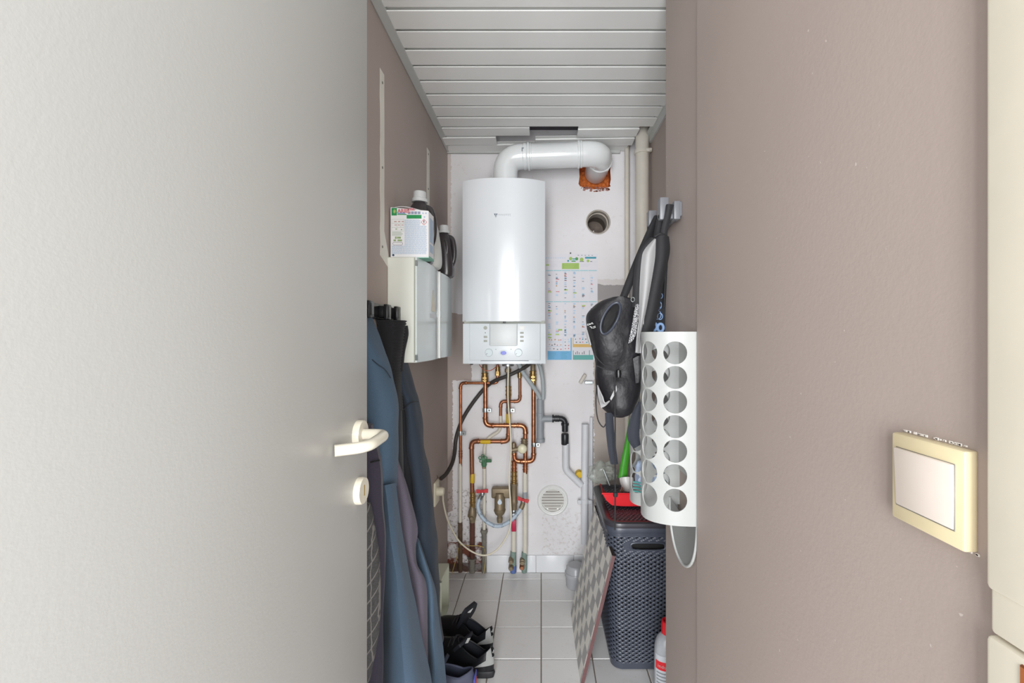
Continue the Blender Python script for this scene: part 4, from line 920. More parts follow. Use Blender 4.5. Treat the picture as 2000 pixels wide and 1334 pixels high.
bottle('detergent_bottle', 'dark brown-grey bottle with handle at the far end of the cabinet', (-.424, 2.035, CZ1), .088, .075, .225, m_darkb, m_cap, capr=.019, caph=.034)

# ------------------------------------------------------------------ left wall: hooks and clothes
rk = thing('coat_rack', 'glossy black plastic hook rail above the coats on the left wall', 'coat rack', (XL, 1.3, 1.30))
b = B(); box(b, XL, XL+.016, 1.02, 1.515, 1.306, 1.352, .003, 2); put(b, 'rail', m_black, rk)
for yy in (1.12, 1.25, 1.395, 1.49):
    b = B(); box(b, XL+.014, XL+.046, yy-.010, yy+.012, 1.310, 1.346, .003, 2); box(b, XL+.034, XL+.045, yy-.018, yy+.02, 1.304, 1.350, .002, 2); put(b, 'hook', m_black, rk)
def S(rows, name, mat, par, th=.006, wr=0, ws=16, ku=5, kv=5, seed=0):
    b = B(); sheet(b, [[P(*c) for c in r] for r in rows], th, ku, kv, wr, ws, seed=seed); return put(b, name, mat, par, ang=60)
def LF(rows, Y, dep, name, mat, par, n=40, ex=2.3, wr=.004, seed=0, k=5, folds=None, ribs=0):
    """rows (py, left px, right px) seen at depth Y"""
    b = B(); secs = []
    for r in rows:
        yy = r[3] if len(r) > 3 else Y; dd = r[4] if len(r) > 4 else dep
        a, c = P(r[1], r[0], yy), P(r[2], r[0], yy); secs.append((a.z, max(a.x, XL+.004), c.x, yy-dd, yy+dd))
    loft(b, secs, n, ex, wr, 16, seed, k, ribs, folds); return put(b, name, mat, par, ang=60)
# far navy coat
nc = thing('navy_coat', 'long navy wool coat hanging furthest along the hook rail', 'coat', P(800, 1400, 1.55))
LF([(612, 758, 766), (640, 754, 768), (665, 750, 775), (700, 748, 786), (745, 746, 800), (790, 746, 806), (900, 742, 818), (1000, 742, 832), (1100, 742, 842), (1230, 742, 850), (1345, 742, 858), (1440, 742, 862)], 1.56, .07, 'coat_body', m_coat_k, nc, wr=.006, folds=(.03, 7, 3))
LF([(700, 772, 788), (722, 776, 796), (760, 786, 808), (788, 793, 818), (850, 797, 824), (920, 803, 835), (1000, 811, 846), (1080, 820, 852), (1160, 828, 857), (1230, 834, 861), (1262, 842, 864)], 1.53, .055, 'sleeve', m_coat_n, nc, wr=.008, seed=3)
b = B(); tube(b, catmull([P(789, 800, 1.475), P(797, 790, 1.472), P(806, 785, 1.475), P(816, 784, 1.50)], 5), .0018, 6); put(b, 'shoulder_seam', m_coat_k, nc)
b = B(); lathe(b, [(.0005, -.004), (.008, -.004), (.009, 0), (.008, .003)], P(774, 868, 1.465), 'Y', 16); put(b, 'coat_button', m_bronze, nc)
S([[(806, 1052, 1.45), (814, 1048, 1.44), (820, 1056, 1.46)], [(812, 1085, 1.43), (828, 1085, 1.41), (836, 1105, 1.45)], [(818, 1130, 1.42), (838, 1130, 1.40), (850, 1150, 1.45)], [(828, 1190, 1.42), (844, 1190, 1.40), (857, 1200, 1.45)], [(834, 1260, 1.42), (848, 1260, 1.39), (866, 1260, 1.45)], [(838, 1340, 1.42), (852, 1340, 1.39), (873, 1340, 1.45)], [(840, 1430, 1.42), (858, 1430, 1.39), (880, 1430, 1.45)]], 'front_panel', m_coat_b, nc, .006, .011, 16)
# knitted sweater
ks = thing('knit_sweater', 'black ribbed knit garment hanging by its collar from the rail', 'sweater', P(775, 812, 1.42))
rows = []
for i in range(64):
    t = i/63; py = 624+(803-624)*t
    xl = 738+(768-738)*min(1, t*1.25); xr = 793-8*math.sin(t*3.1)*1.2-3*t if t < .12 else 790-9*min(1, (t-.12)*3)+(5*max(0, t-.55))
    rows.append((py+ (2 if i == 0 else 0), xl, xr+(.5 if i % 2 else -.5)))
LF(rows, 1.42, .040, 'ribbed_collar', m_knit, ks, k=1, wr=.004, seed=5, n=34, ribs=.03)
LF([(636, 788, 796), (655, 788, 797), (690, 782, 790), (725, 780, 787)], 1.44, .012, 'collar_edge', m_knit, ks, wr=.001, n=16)
LF([(624, 722, 742), (660, 728, 764), (740, 738, 778), (800, 742, 782), (900, 742, 786), (1000, 742, 790), (1100, 742, 792)], 1.45, .05, 'sweater_body', m_coat_k, ks, wr=.005, seed=8)
# blue coat nearest
bc = thing('blue_coat', 'heavy blue wool coat with mauve lining hanging nearest the door', 'coat', P(760, 1450, 1.3))
LF([(618, 707, 717), (630, 710, 722), (645, 712, 729), (665, 712, 738), (700, 708, 753), (740, 704, 764), (790, 702, 772), (850, 706, 774), (900, 716, 772), (940, 734, 770), (954, 742, 769)], 1.30, .05, 'sleeve', m_coat_b, bc, wr=.009, seed=2)
b = B(); tube(b, catmull([P(724, 700, 1.25), P(738, 712, 1.247), P(752, 722, 1.255), P(763, 738, 1.275)], 5), .0016, 6); put(b, 'shoulder_seam', m_coat_n, bc)
S([[(744, 948, 1.27), (754, 946, 1.235), (768, 944, 1.27)], [(747, 1000, 1.27), (760, 1000, 1.22), (775, 1000, 1.27)], [(748, 1060, 1.27), (766, 1060, 1.205), (784, 1060, 1.28)], [(748, 1130, 1.27), (773, 1130, 1.19), (797, 1130, 1.28)], [(748, 1210, 1.27), (780, 1210, 1.18), (813, 1210, 1.29)], [(747, 1290, 1.27), (787, 1290, 1.17), (829, 1290, 1.30)], [(746, 1340, 1.27), (791, 1340, 1.165), (840, 1340, 1.30)], [(745, 1420, 1.27), (796, 1420, 1.16), (852, 1420, 1.30)]], 'front_panel', m_coat_b, bc, .007, .013, 16, seed=4)
S([[(760, 872, 1.36), (768, 880, 1.35), (776, 905, 1.36)], [(766, 930, 1.355), (780, 930, 1.345), (795, 960, 1.36)], [(772, 990, 1.35), (795, 1000, 1.335), (813, 1030, 1.36)], [(780, 1050, 1.345), (800, 1055, 1.335), (809, 1070, 1.36)], [(792, 1090, 1.345), (806, 1095, 1.335), (812, 1105, 1.36)], [(803, 1130, 1.345), (818, 1130, 1.335), (829, 1140, 1.36)], [(808, 1200, 1.345), (822, 1200, 1.335), (832, 1210, 1.36)], [(815, 1290, 1.345), (825, 1290, 1.335), (833, 1290, 1.36)], [(820, 1380, 1.345), (830, 1380, 1.335), (836, 1380, 1.36)]], 'lining_panel', m_lining, bc, .005, .004, 16)
LF([(660, 700, 724), (800, 690, 745), (950, 690, 768), (1100, 690, 785), (1250, 690, 800), (1420, 690, 812)], 1.33, .05, 'coat_body', m_coat_n, bc, wr=.006, seed=7)
# aubergine jacket and plaid garment behind the door edge
dj = thing('dark_jacket', 'dark aubergine jacket strip hanging between the door and blue coat', 'jacket', P(735, 1450, 1.2))
LF([(830, 690, 727), (900, 680, 742), (1000, 680, 749), (1080, 680, 751), (1200, 680, 747), (1300, 680, 746), (1400, 680, 744)], 1.19, .028, 'jacket_body', m_jack, dj, wr=.004, seed=9, folds=(.04, 9, 4))
b = B(); tube(b, catmull([P(724, 903, 1.158), P(732, 901, 1.157), P(741, 899, 1.17)], 4), .002, 6); put(b, 'cuff_seam', m_dark, dj)
pj = thing('plaid_jacket', 'grey plaid wool garment showing beside the door edge', 'jacket', P(725, 1400, 1.1))
LF([(985, 640, 722), (1010, 640, 728), (1080, 640, 739), (1160, 640, 742), (1220, 640, 741), (1280, 640, 732), (1310, 640, 726), (1330, 640, 722)], 1.10, .03, 'jacket_body', m_plaid, pj, wr=.002, seed=11)

# pale frame leaning against the left wall
pt = thing('plastic_tray', 'pale green plastic tray standing on edge by the left wall', 'tray', (-.455, 2.09, 0))
b = B(); tx0, tx1, ty0, ty1, tz = -.494, -.428, 2.00, 2.165, .205
box(b, tx0, tx0+.006, ty0, ty1, .004, tz, .001, 1); put(b, 'tray_base', m_pale, pt)
for nm, (x0, x1, y0, y1, z0, z1) in {'a': (tx0, tx1, ty0, ty0+.007, .002, tz), 'b': (tx0, tx1, ty1-.007, ty1, .002, tz), 'c': (tx0, tx1, ty0, ty1, .001, .009), 'd': (tx0, tx1, ty0, ty1, tz-.008, tz)}.items():
    b = B(); box(b, x0, x1, y0, y1, z0, z1, .002, 1); put(b, 'tray_side', m_pale, pt)
b = B(); box(b, tx0+.006, tx0+.02, ty0+.02, ty1-.02, .035, .045, .002, 1); put(b, 'tray_rib', m_pale, pt)

# ------------------------------------------------------------------ shoes
def shoe(name, lab, heel, ang, L_=.285, W_=.10, mats=(None,)*5, rimh=(.098, .062, .10), tall=.05, accent=True, group=None):
    """heel: point on the floor at the back of the shoe; ang: direction heel->toe"""
    m_up, m_in, m_heel, m_sole, m_acc = mats
    t = thing(name, lab, 'shoe', heel, group); Rz = Matrix.Translation(Vector(heel)) @ Matrix.Rotation(ang, 4, 'Z')
    N_ = 48
    def outline(s):   # s in [0,1) around the foot, 0 at heel
        a = 2*math.pi*s; u = .5-.5*math.cos(a); side = math.sin(a)
        wv_ = (.64+.36*math.sin(min(1, u*1.25)*math.pi*.62)) * (1-max(0, (u-.72)/.28)**2.2*.55)
        return u, side*wv_*W_/2*1.02, u*L_
    rings = []
    def rimpt(s):
        u, y, x = outline(s); uu = u*.5
        h = rimh[0]*(1-min(1, uu/.14))+rimh[1]*min(1, uu/.14) if uu < .14 else rimh[1]+(rimh[2]-rimh[1])*((uu-.14)/.36)**1.3
        yw = math.sin(2*math.pi*s)*W_*.29
        return Vector((.012+uu*L_*.98, yw, h+.006))
    bot = [Vector((outline(i/N_)[2], outline(i/N_)[1], .024)) for i in range(N_)]; rim = [rimpt(i/N_) for i in range(N_)]
    for j in range(9):
        q_ = j/8; row = []
        for i in range(N_):
            a, c = bot[i], rim[i]; u = outline(i/N_)[0]
            pz = a.z+(c.z-a.z)*q_; k_ = q_**(1.6+1.2*u); xy = a.lerp(c, k_)
            bul = math.sin(math.pi*q_)*.004; d = Vector((a.x-L_*.45, a.y, 0)).normalized()
            pz = a.z+(c.z-a.z)*(q_**(.75 if u > .7 else 1.0))
            row.append(Rz @ (Vector((xy.x, xy.y, pz))+d*bul))
        rings.append(row)
    b = B(); grid(b, rings, True); inn = [[(Rz @ Vector((r.x, r.y*.9, r.z))) for r in rim], [Rz @ Vector((.03+(r.x-.01)*.93, r.y*.8, .035)) for r in rim]]
    put(b, 'upper', m_up, t, ang=70)
    b = B(); V_ = grid(b, inn, True); b.faces.new(V_[-1]); put(b, 'lining', m_in, t)
    b = B(); tube(b, [Rz @ r for r in rim], .0034, 8, closed=True); put(b, 'collar_piping', m_up, t)
    def ring(z, s): return [Rz @ Vector((L_*.5+(p.x-L_*.5)*s, p.y*s, z)) for p in bot]
    b = B(); grid(b, [ring(.0005, .96), ring(.003, 1.01), ring(.020, 1.045), ring(.027, 1.02), ring(.028, .9)], True, cap0=True, cap1=True); put(b, 'sole', m_sole, t)
    b = B(); tw = W_*.40
    sheet(b, [[Rz @ Vector((.50*L_+.01, y*tw, .085)) for y in (-1, 0, 1)], [Rz @ Vector((.46*L_, y*tw*1.1, .105+tall*.3)) for y in (-1, 0, 1)], [Rz @ Vector((.42*L_, y*tw*1.1, .11+tall*.8)) for y in (-1, 0, 1)], [Rz @ Vector((.40*L_, y*tw*.75, .11+tall*1.1)) for y in (-1, 0, 1)]], .011, 4, 4); tg = put(b, 'tongue', m_in, t)
    if accent:
        b = B(); cc = Rz @ Vector((.418*L_-.008, .0, .10+tall*.85)); ux = Rz.to_3x3() @ Vector((0, 1, 0))
        prism(b, [cc+ux*a+Vector((0, 0, c)) for a, c in ((-.018, 0), (0, -.009), (.018, 0), (0, .009))], Rz.to_3x3() @ Vector((-.0012, 0, 0))); put(b, 'tongue_label', m_heel, tg)
    for i in range(4):
        u = .55+.07*i; b = B(); z = .105-.011*i
        tube(b, catmull([Rz @ Vector((u*L_, -W_*.30, z-.012)), Rz @ Vector((u*L_+.006, 0, z+.006)), Rz @ Vector((u*L_+.004, W_*.30, z-.012))], 5), .0036, 7); put(b, 'lace', m_lace, t)
    # heel counter
    b = B(); rr = []
    for zt in (0.02, .3, .62, .9, 1.08):
        row = []
        for i in range(-8, 9):
            s = (i/8*.16*(1.0 if zt < .5 else .6)) % 1; u, y, x = outline(s); a = Vector((x, y, .03)); c = rimpt(s); p = a.lerp(c, zt**1.6); p.z = .03+(c.z-.03)*min(zt, 1.1)
            d = Vector((p.x-L_*.4, p.y*1.5, 0)).normalized(); row.append(Rz @ (p+d*.0052))
        rr.append(row)
    if m_heel:
        grid(b, rr[1:]); bmesh.ops.solidify(b, geom=b.faces[:], thickness=.003); hh = put(b, 'heel_counter', m_heel, t)
        b = B(); grid(b, [[p+(Rz.to_3x3() @ Vector((-.0028, 0, .004))) for p in r[5:12]] for r in rr[2:5]]); bmesh.ops.solidify(b, geom=b.faces[:], thickness=.001); hp_ = put(b, 'heel_patch', m_up, hh)
        c = (rr[3][8]); b = B(); ux = Rz.to_3x3() @ Vector((0, 1, 0)); off = Rz.to_3x3() @ Vector((-.0045, 0, 0))
        for a in (-.7, 0, .7):
            d = ux*math.sin(a)+Vector((0, 0, math.cos(a))); e = ux*math.cos(a)-Vector((0, 0, math.sin(a))); o_ = c+off+Vector((0, 0, -.006))
            prism(b, [o_, o_+d*.006+e*.0028, o_+d*.0125, o_+d*.006-e*.0028], Rz.to_3x3() @ Vector((-.001, 0, 0)))
        put(b, 'leaf_emblem', m_holder, hh)
    return t
BLK = (m_shoe, m_shoe_in, m_shoe_s, m_soleb, m_shoe_s)
shoe('sneaker', 'black leather sneaker with silver heel and upright tongue, further from camera', (-.192, 1.835, 0), math.radians(150), mats=BLK, tall=.052, group='black sneakers with silver heels')
shoe('sneaker', 'black leather sneaker with silver heel, nearest of the silver-heeled pair', (-.176, 1.715, 0), math.radians(156), mats=BLK, tall=.008, group='black sneakers with silver heels')
s3 = shoe('slate_sneaker', 'slate fabric sneaker with red and blue heel beside the coats', (-.225, 1.60, 0), math.radians(170), W_=.095, mats=(m_shoe_g, M('shoe_slate_lining', '#34384a', .7, var=.2), None, m_solew, m_red), rimh=(.105, .085, .10), tall=.02, accent=False)
b = B()
for i, mm in enumerate((0,)): box(b, -.2285, -.2235, 1.575, 1.625, .045, .075, .002, 1)
put(b, 'red_heel_stripe', m_red, s3)
b = B(); box(b, -.2295, -.2245, 1.573, 1.627, .075, .095, .002, 1); put(b, 'blue_heel_stripe', M('shoe_blue', '#5a5fc0', .5, var=.05), s3)

# ------------------------------------------------------------------ right side: board, basket and things on it
mt = m_board; g = G(mt)
bd = thing('laminate_board', 'laminate board with grey and cream diamond pattern leaning on the basket', 'board', (.14, 1.9, 0))
A0, A1 = Vector((.142, 1.683, .001)), Vector((.135, 2.118, .001)); T0, T1 = Vector((.256, 1.683, .464)), Vector((.241, 2.118, .489))
uu = (A1-A0).normalized(); vv = (T0-A0); vv = (vv-uu*vv.dot(uu)).normalized(); nn = uu.cross(vv)    # nn points away from the face
if nn.x < 0: nn = -nn
th = .013; n_u, n_v = 10, 11
b = B(); prism(b, [A0, A1, T1, T0], nn*th)
put(b, 'board_core', m_edge, bd, smooth=False)
X, Y_, Z = g.sep()
s1 = g.m('FLOOR', g.m('MULTIPLY', g.m('ADD', Y_, 5), 1/.0545)); s2 = g.m('FLOOR', g.m('MULTIPLY', Z, 1/.0525)); par = g.m('ABSOLUTE', g.m('MODULO', g.m('ADD', s1, s2), 2))
tone = g.noise(12, 3); grain = g.noise(60, 4, .6, g.scale(1, 1, .25))
g.col(g.mix(par, g.mix(grain, lin('#e6e3da'), lin('#f3f0e8')), g.mix(grain, lin('#99979a'), lin('#bdbbb8'))))
b = B(); prism(b, [A0-nn*.0005+uu*.001, A1-nn*.0005-uu*.001, T1-nn*.0005-uu*.001, T0-nn*.0005+uu*.001], nn*.0006); put(b, 'patterned_face', m_board, bd, smooth=False)
b = B(); e0, e1 = T0+Vector((0, 0, .0006)), T1+Vector((0, 0, .0006)); prism(b, [e0, e1, e1+nn*th, e0+nn*th], (0, 0, -.002)); put(b, 'top_edge', m_edge_d, bd, smooth=False)

# woven laundry basket
import numpy as np
bk_ = thing('laundry_basket', 'tall anthracite woven-look plastic laundry basket with lid', 'laundry basket', (.395, 1.94, 0))
ZB, ZT = .004, .545
def rrect(t, x0, x1, y0, y1, r):
    """point on a rounded rectangle, t along perimeter in metres starting at front-left going +x; returns x,y,nx,ny"""
    w_, d_ = x1-x0-2*r, y1-y0-2*r; q_ = math.pi*r/2
    segs = [('l', x0+r, y0, 1, 0, w_, 0, -1), ('c', x1-r, y0+r, -math.pi/2, q_), ('l', x1, y0+r, 0, 1, d_, 1, 0), ('c', x1-r, y1-r, 0, q_), ('l', x1-r, y1, -1, 0, w_, 0, 1), ('c', x0+r, y1-r, math.pi/2, q_), ('l', x0, y1-r, 0, -1, d_, -1, 0), ('c', x0+r, y0+r, math.pi, q_)]
    for s in segs:
        if s[0] == 'l':
            if t <= s[5]: return s[1]+s[3]*t, s[2]+s[4]*t, s[6], s[7]
            t -= s[5]
        else:
            if t <= s[4]:
                a = s[3]+t/r; return s[1]+r*math.cos(a), s[2]+r*math.sin(a), math.cos(a), math.sin(a)
            t -= s[4]
    return x0+r, y0, 0, -1
BXa, BXb, BYa, BYb, RR = .247, .527, 1.722, 2.165, .05
PER = 2*(BXb-BXa-2*RR)+2*(BYb-BYa-2*RR)+2*math.pi*RR
NU, NV = 640, 400; cell = PER/round(PER/.0285)
def weave(s, v):
    """basket-weave height and hole mask"""
    a, c = s/cell, v/.0082; i, j = math.floor(a), math.floor(c)
    fa, fc = a-i, c-j
    h = .5+.5*math.cos(2*math.pi*(a+ (.5 if j % 2 else 0)))*math.cos(math.pi*(fc-.5)) 
    fx = (a+(.5 if j % 2 else 0)) % 1
    hole = (abs(fx-.5) < .19 and abs(fc-.5) < .36)
    return h, hole
vals = []; verts = []; holes = []
base = [rrect(PER*i/NU, BXa, BXb, BYa, BYb, RR) for i in range(NU)]
xc, yc = (BXa+BXb)/2, (BYa+BYb)/2
for j in range(NV+1):
    v = j/NV*(ZT-ZB); z = ZB+v; tap_ = .86+.14*(v/(ZT-ZB))**.8
    for i in range(NU):
        x, y, nx, ny = base[i]; s = PER*i/NU; wz = 1 if .022 < v < ZT-ZB-.03 else 0
        h, hole = weave(s, v)
        gx, gz = (x-.395)/.068, (z-.478)/.0145      # hand hold in the front face
        if ny < -.9 and abs(gx)**4+abs(gz)**4 < 3.2: wz = 0
        holes.append(wz and hole and not (abs(x-.395) < .09 and ny < -.9 and abs(z-.478) < .028))
        dd = (h-.5)*.0042*wz
        verts.append((xc+(x-xc)*tap_+nx*dd, yc+(y-yc)*tap_+ny*dd, z))
faces = []
for j in range(NV):
    for i in range(NU):
        a = j*NU+i; b_ = j*NU+(i+1) % NU
        if holes[a] and holes[b_] and holes[a+NU] and holes[b_+NU]: continue
        xm, ym, zm = verts[a]
        if base[i][3] < -.9 and abs((xm-.395)/.060)**4+abs((zm-.478)/.0118)**4 < 1: continue
        faces.append((a, b_, b_+NU, a+NU))
me = bpy.data.meshes.new('basket_body'); me.from_pydata([(x-.395, y-1.94, z) for x, y, z in verts], [], faces); me.materials.append(m_basket)
for p_ in me.polygons: p_.use_smooth = True
ob = bpy.data.objects.new('basket_body', me); COL.objects.link(ob); ob.parent = bk_; WL[ob.name] = Vector((.395, 1.94, 0))
b = B()
lin_ = [rrect(PER*i/72, BXa+.012, BXb-.012, BYa+.012, BYb-.012, RR) for i in range(72)]
PERi = 2*(BXb-BXa-.024-2*RR)+2*(BYb-BYa-.024-2*RR)+2*math.pi*RR
lin_ = [rrect(PERi*i/72*.9999, BXa+.012, BXb-.012, BYa+.012, BYb-.012, RR) for i in range(72)]
grid(b, [[Vector((xc+(p[0]-xc)*s, yc+(p[1]-yc)*s, z)) for p in lin_] for s, z in ((.85, .008), (.985, .53))], True, cap0=True); put(b, 'dark_interior', m_dark, bk_)
def rr_ring(off, z, n=96, r=RR): 
    x0, x1, y0, y1 = BXa-off, BXb+off, BYa-off, BYb+off; rr_ = max(.01, r+off); pe = 2*(x1-x0-2*rr_)+2*(y1-y0-2*rr_)+2*math.pi*rr_
    return [Vector((p[0], p[1], z)) for p in [rrect(pe*i/n*.99999, x0, x1, y0, y1, rr_) for i in range(n)]]
b = B(); grid(b, [rr_ring(.0, .527), rr_ring(.006, .53), rr_ring(.008, .542), rr_ring(.005, .549)], True); put(b, 'rim', m_basket, bk_)
b = B(); path = []
for k_ in range(40):
    t_ = 2*math.pi*k_/40; cx_ = math.copysign(abs(math.cos(t_))**.5, math.cos(t_))*.064; cz_ = math.copysign(abs(math.sin(t_))**.5, math.sin(t_))*.0145
    path.append(Vector((.395+cx_, yc+(BYa-yc)*(.86+.14*(.478/.541)**.8)-.001, .478+cz_)))
tube(b, path, .0035, 8, closed=True); put(b, 'hand_hold_rim', m_basket, bk_)
lid = None
b = B(); grid(b, [rr_ring(.004, .548), rr_ring(.011, .550), rr_ring(.0125, .558), rr_ring(.010, .566), rr_ring(.004, .569), rr_ring(-.012, .569), rr_ring(-.02, .563), rr_ring(-.022, .561)], True); lid = put(b, 'lid', m_lid, bk_)
lv, lf = [], []; n1, n2 = 110, 170
for j in range(n2+1):
    for i in range(n1+1):
        x = BXa+.018+(BXb-BXa-.036)*i/n1; y = BYa+.018+(BYb-BYa-.036)*j/n2
        fx, fy = (x/.0168+.5*(math.floor(y/.0135) % 2)) % 1, (y/.0135) % 1
        h = .0026*math.cos(2*math.pi*(fx-.5))*math.sin(math.pi*fy)
        lv.append((x-.395, y-1.94, .562+h))
for j in range(n2):
    for i in range(n1):
        a = j*(n1+1)+i; lf.append((a, a+1, a+n1+2, a+n1+1))
me = bpy.data.meshes.new('lid_weave'); me.from_pydata(lv, [], lf); me.materials.append(m_lid)
for p_ in me.polygons: p_.use_smooth = True
ob = bpy.data.objects.new('lid_weave', me); COL.objects.link(ob); ob.parent = lid
# red dustpan on the lid
dpn = thing('dustpan', 'bright red plastic dustpan lying on the basket lid', 'dustpan', (.34, 1.93, .57))
b = B(); ZL = .5705; yq = 1.93
rows = []
for t_ in [i/10 for i in range(11)]:
    y = yq-.055+.13*t_; row = []
    for (x, z) in ((.246, .052), (.251, .050), (.262, .024), (.285, .004), (.33, .0005), (.40, .0005), (.45, .006), (.468, .030), (.474, .050)):
        row.append(Vector((x+(.006*t_ if x < .3 else 0), y, ZL+.0015+z*(1.0 if t_ < .85 else 1.0))))
    rows.append(row)
grid(b, rows); bmesh.ops.solidify(b, geom=b.faces[:], thickness=-.003)
yk = yq-.055; prism(b, [Vector((x, yk, ZL+.0015+z)) for x, z in ((.246, .052), (.262, .024), (.285, .004), (.33, .0005), (.40, .0005), (.45, .006), (.468, .030), (.474, .050))], (0, .003, 0))
put(b, 'pan', m_red, dpn)
b = B(); tube(b, [Vector((.244, yk, ZL+.053)), Vector((.474, yk, ZL+.051))], .0035, 8); put(b, 'pan_lip', m_red, dpn)
b = B(); tube(b, [Vector((.465, 1.93, ZL+.02)), Vector((.51, 1.94, ZL+.04))], .010, 12); put(b, 'pan_handle', m_red, dpn)
# brush with green handle
br = thing('hand_brush', 'dust brush with bright green handle standing behind the dustpan', 'brush', P(1214, 962, 2.03))
b = B(); hb = catmull([P(1216, 935, 2.03), P(1220, 905, 2.05), P(1226, 870, 2.07), P(1233, 825, 2.10), P(1240, 792, 2.12)], 6); tube(b, hb, [.020-.010*i/len(hb) for i in range(len(hb))], 16, flat=.55); put(b, 'handle', m_grn, br)
S([[(1214, 932, 2.02), (1222, 931, 2.0), (1232, 932, 2.02)], [(1216, 942, 2.02), (1224, 944, 1.995), (1234, 946, 2.02)], [(1222, 956, 2.02), (1229, 958, 1.995), (1238, 958, 2.02)]], 'brush_head', m_white, br, .012)
b = B()
for i in range(60):
    a = P(1213+random.uniform(0, 12), 938+random.uniform(0, 6), 2.02+random.uniform(-.015, .015)); c = P(1210+random.uniform(0, 16), 959+random.uniform(0, 3), 2.02+random.uniform(-.02, .02)); c.z = max(c.z, .572); tube(b, [a, c], .0014, 5)
put(b, 'bristle_tuft', m_brist, br, kind='stuff')
# crumpled bag with a steel rod at the back of the lid
pb = thing('plastic_bag', 'crumpled clear plastic bag with a steel rod behind the dustpan', 'plastic bag', (.27, 2.15, .57))
b = B(); bmesh.ops.create_icosphere(b, subdivisions=4, radius=1)
for v in b.verts:
    d = v.co.copy(); r_ = 1+.35*mnoise.noise(d*2.3)+.18*mnoise.noise(d*6); v.co = Vector((.285+d.x*.062*r_, 2.17+d.y*.04*r_, .618+d.z*.052*r_))
    if v.co.z < .5745: v.co.z = .5745+.003*random.random()
put(b, 'bag', m_bagp, pb, ang=60)
b = B(); tube(b, [P(1179, 917, 2.10), P(1191, 948, 2.08)], .0035, 8); put(b, 'steel_rod', m_steel, pb)
# grey tub behind the board
tb = thing('grey_tub', 'small grey translucent plastic tub on the floor behind the board', 'tub', (.165, 2.33, 0))
b = B(); lathe(b, [(.0005, 0), (.046, 0), (.050, .006), (.052, .05), (.056, .056), (.056, .07), (.051, .075), (.048, .1), (.040, .108), (.0005, .108)], (.175, 2.345, .001), 'Z', 32); put(b, 'tub_body', m_tub, tb)
b = B(); tube(b, [Vector((.175+.053*math.cos(a), 2.345+.053*math.sin(a), .072)) for a in [2*math.pi*i/36 for i in range(36)]], .0035, 8, closed=True); put(b, 'tub_rim', m_tub, tb)
# bottle with red cap
rb = thing('cleaner_bottle', 'grey cleaner bottle with red cap on the floor by the wall corner', 'bottle', (.425, 1.56, 0))
b = B(); loft(b, [(z, .425-w_, .425+w_, 1.56-w_*.8, 1.56+w_*.8) for z, w_ in ((.001, .038), (.008, .044), (.1, .0455), (.19, .0455), (.225, .043), (.25, .034), (.262, .022), (.268, .02))], 32, 2.4, k=3); put(b, 'bottle_body', m_det, rb)
b = B(); lathe(b, [(.0005, .0), (.0225, .0), (.023, .02), (.021, .040), (.016, .041), (.015, .03), (.0005, .029)], (.425, 1.56, .264), 'Z', 26); put(b, 'red_cap', m_red, rb)
def label_arc(z0, z1, a0, a1, off, mat, nm, par):
    b = B(); n = 18; rows = []
    for z in (z0, z1):
        row = []
        for i in range(n+1):
            t = math.radians(a0+(a1-a0)*i/n); cs_, sn = math.cos(t), math.sin(t); ex = 2.4
            row.append(Vector((.425+math.copysign(abs(cs_)**(2/ex), cs_)*(.0457+off), 1.56+math.copysign(abs(sn)**(2/ex), sn)*(.0457*.8+off), z)))
        rows.append(row)
    grid(b, rows); return put(b, nm, mat, par)
lb = label_arc(.03, .205, 195, 345, .0006, m_lab, 'front_label', rb); label_arc(.158, .186, 198, 345, .0011, m_red, 'red_band', rb)
bm_ = text_bm('indo fresh', .0155, (0, 0, 0), (1, 0, 0), (0, 0, 1))
for v in bm_.verts:
    xx = .384+v.co.x*.9; zz = .166+v.co.z; t = max(-.999, min(.999, (xx-.425)/.0468)); yy = 1.56-(.0457*.8+.0016)*(1-abs(t)**2.4)**(1/2.4); v.co = Vector((xx, yy, zz))
put(bm_, 'label_lettering', m_white, rb, smooth=False)
for i in range(10):
    z = .146-i*.011; label_arc(z, z+.004, 205, 330-random.uniform(0, 30), .0011, m_grey_t, 'label_text_line', rb)

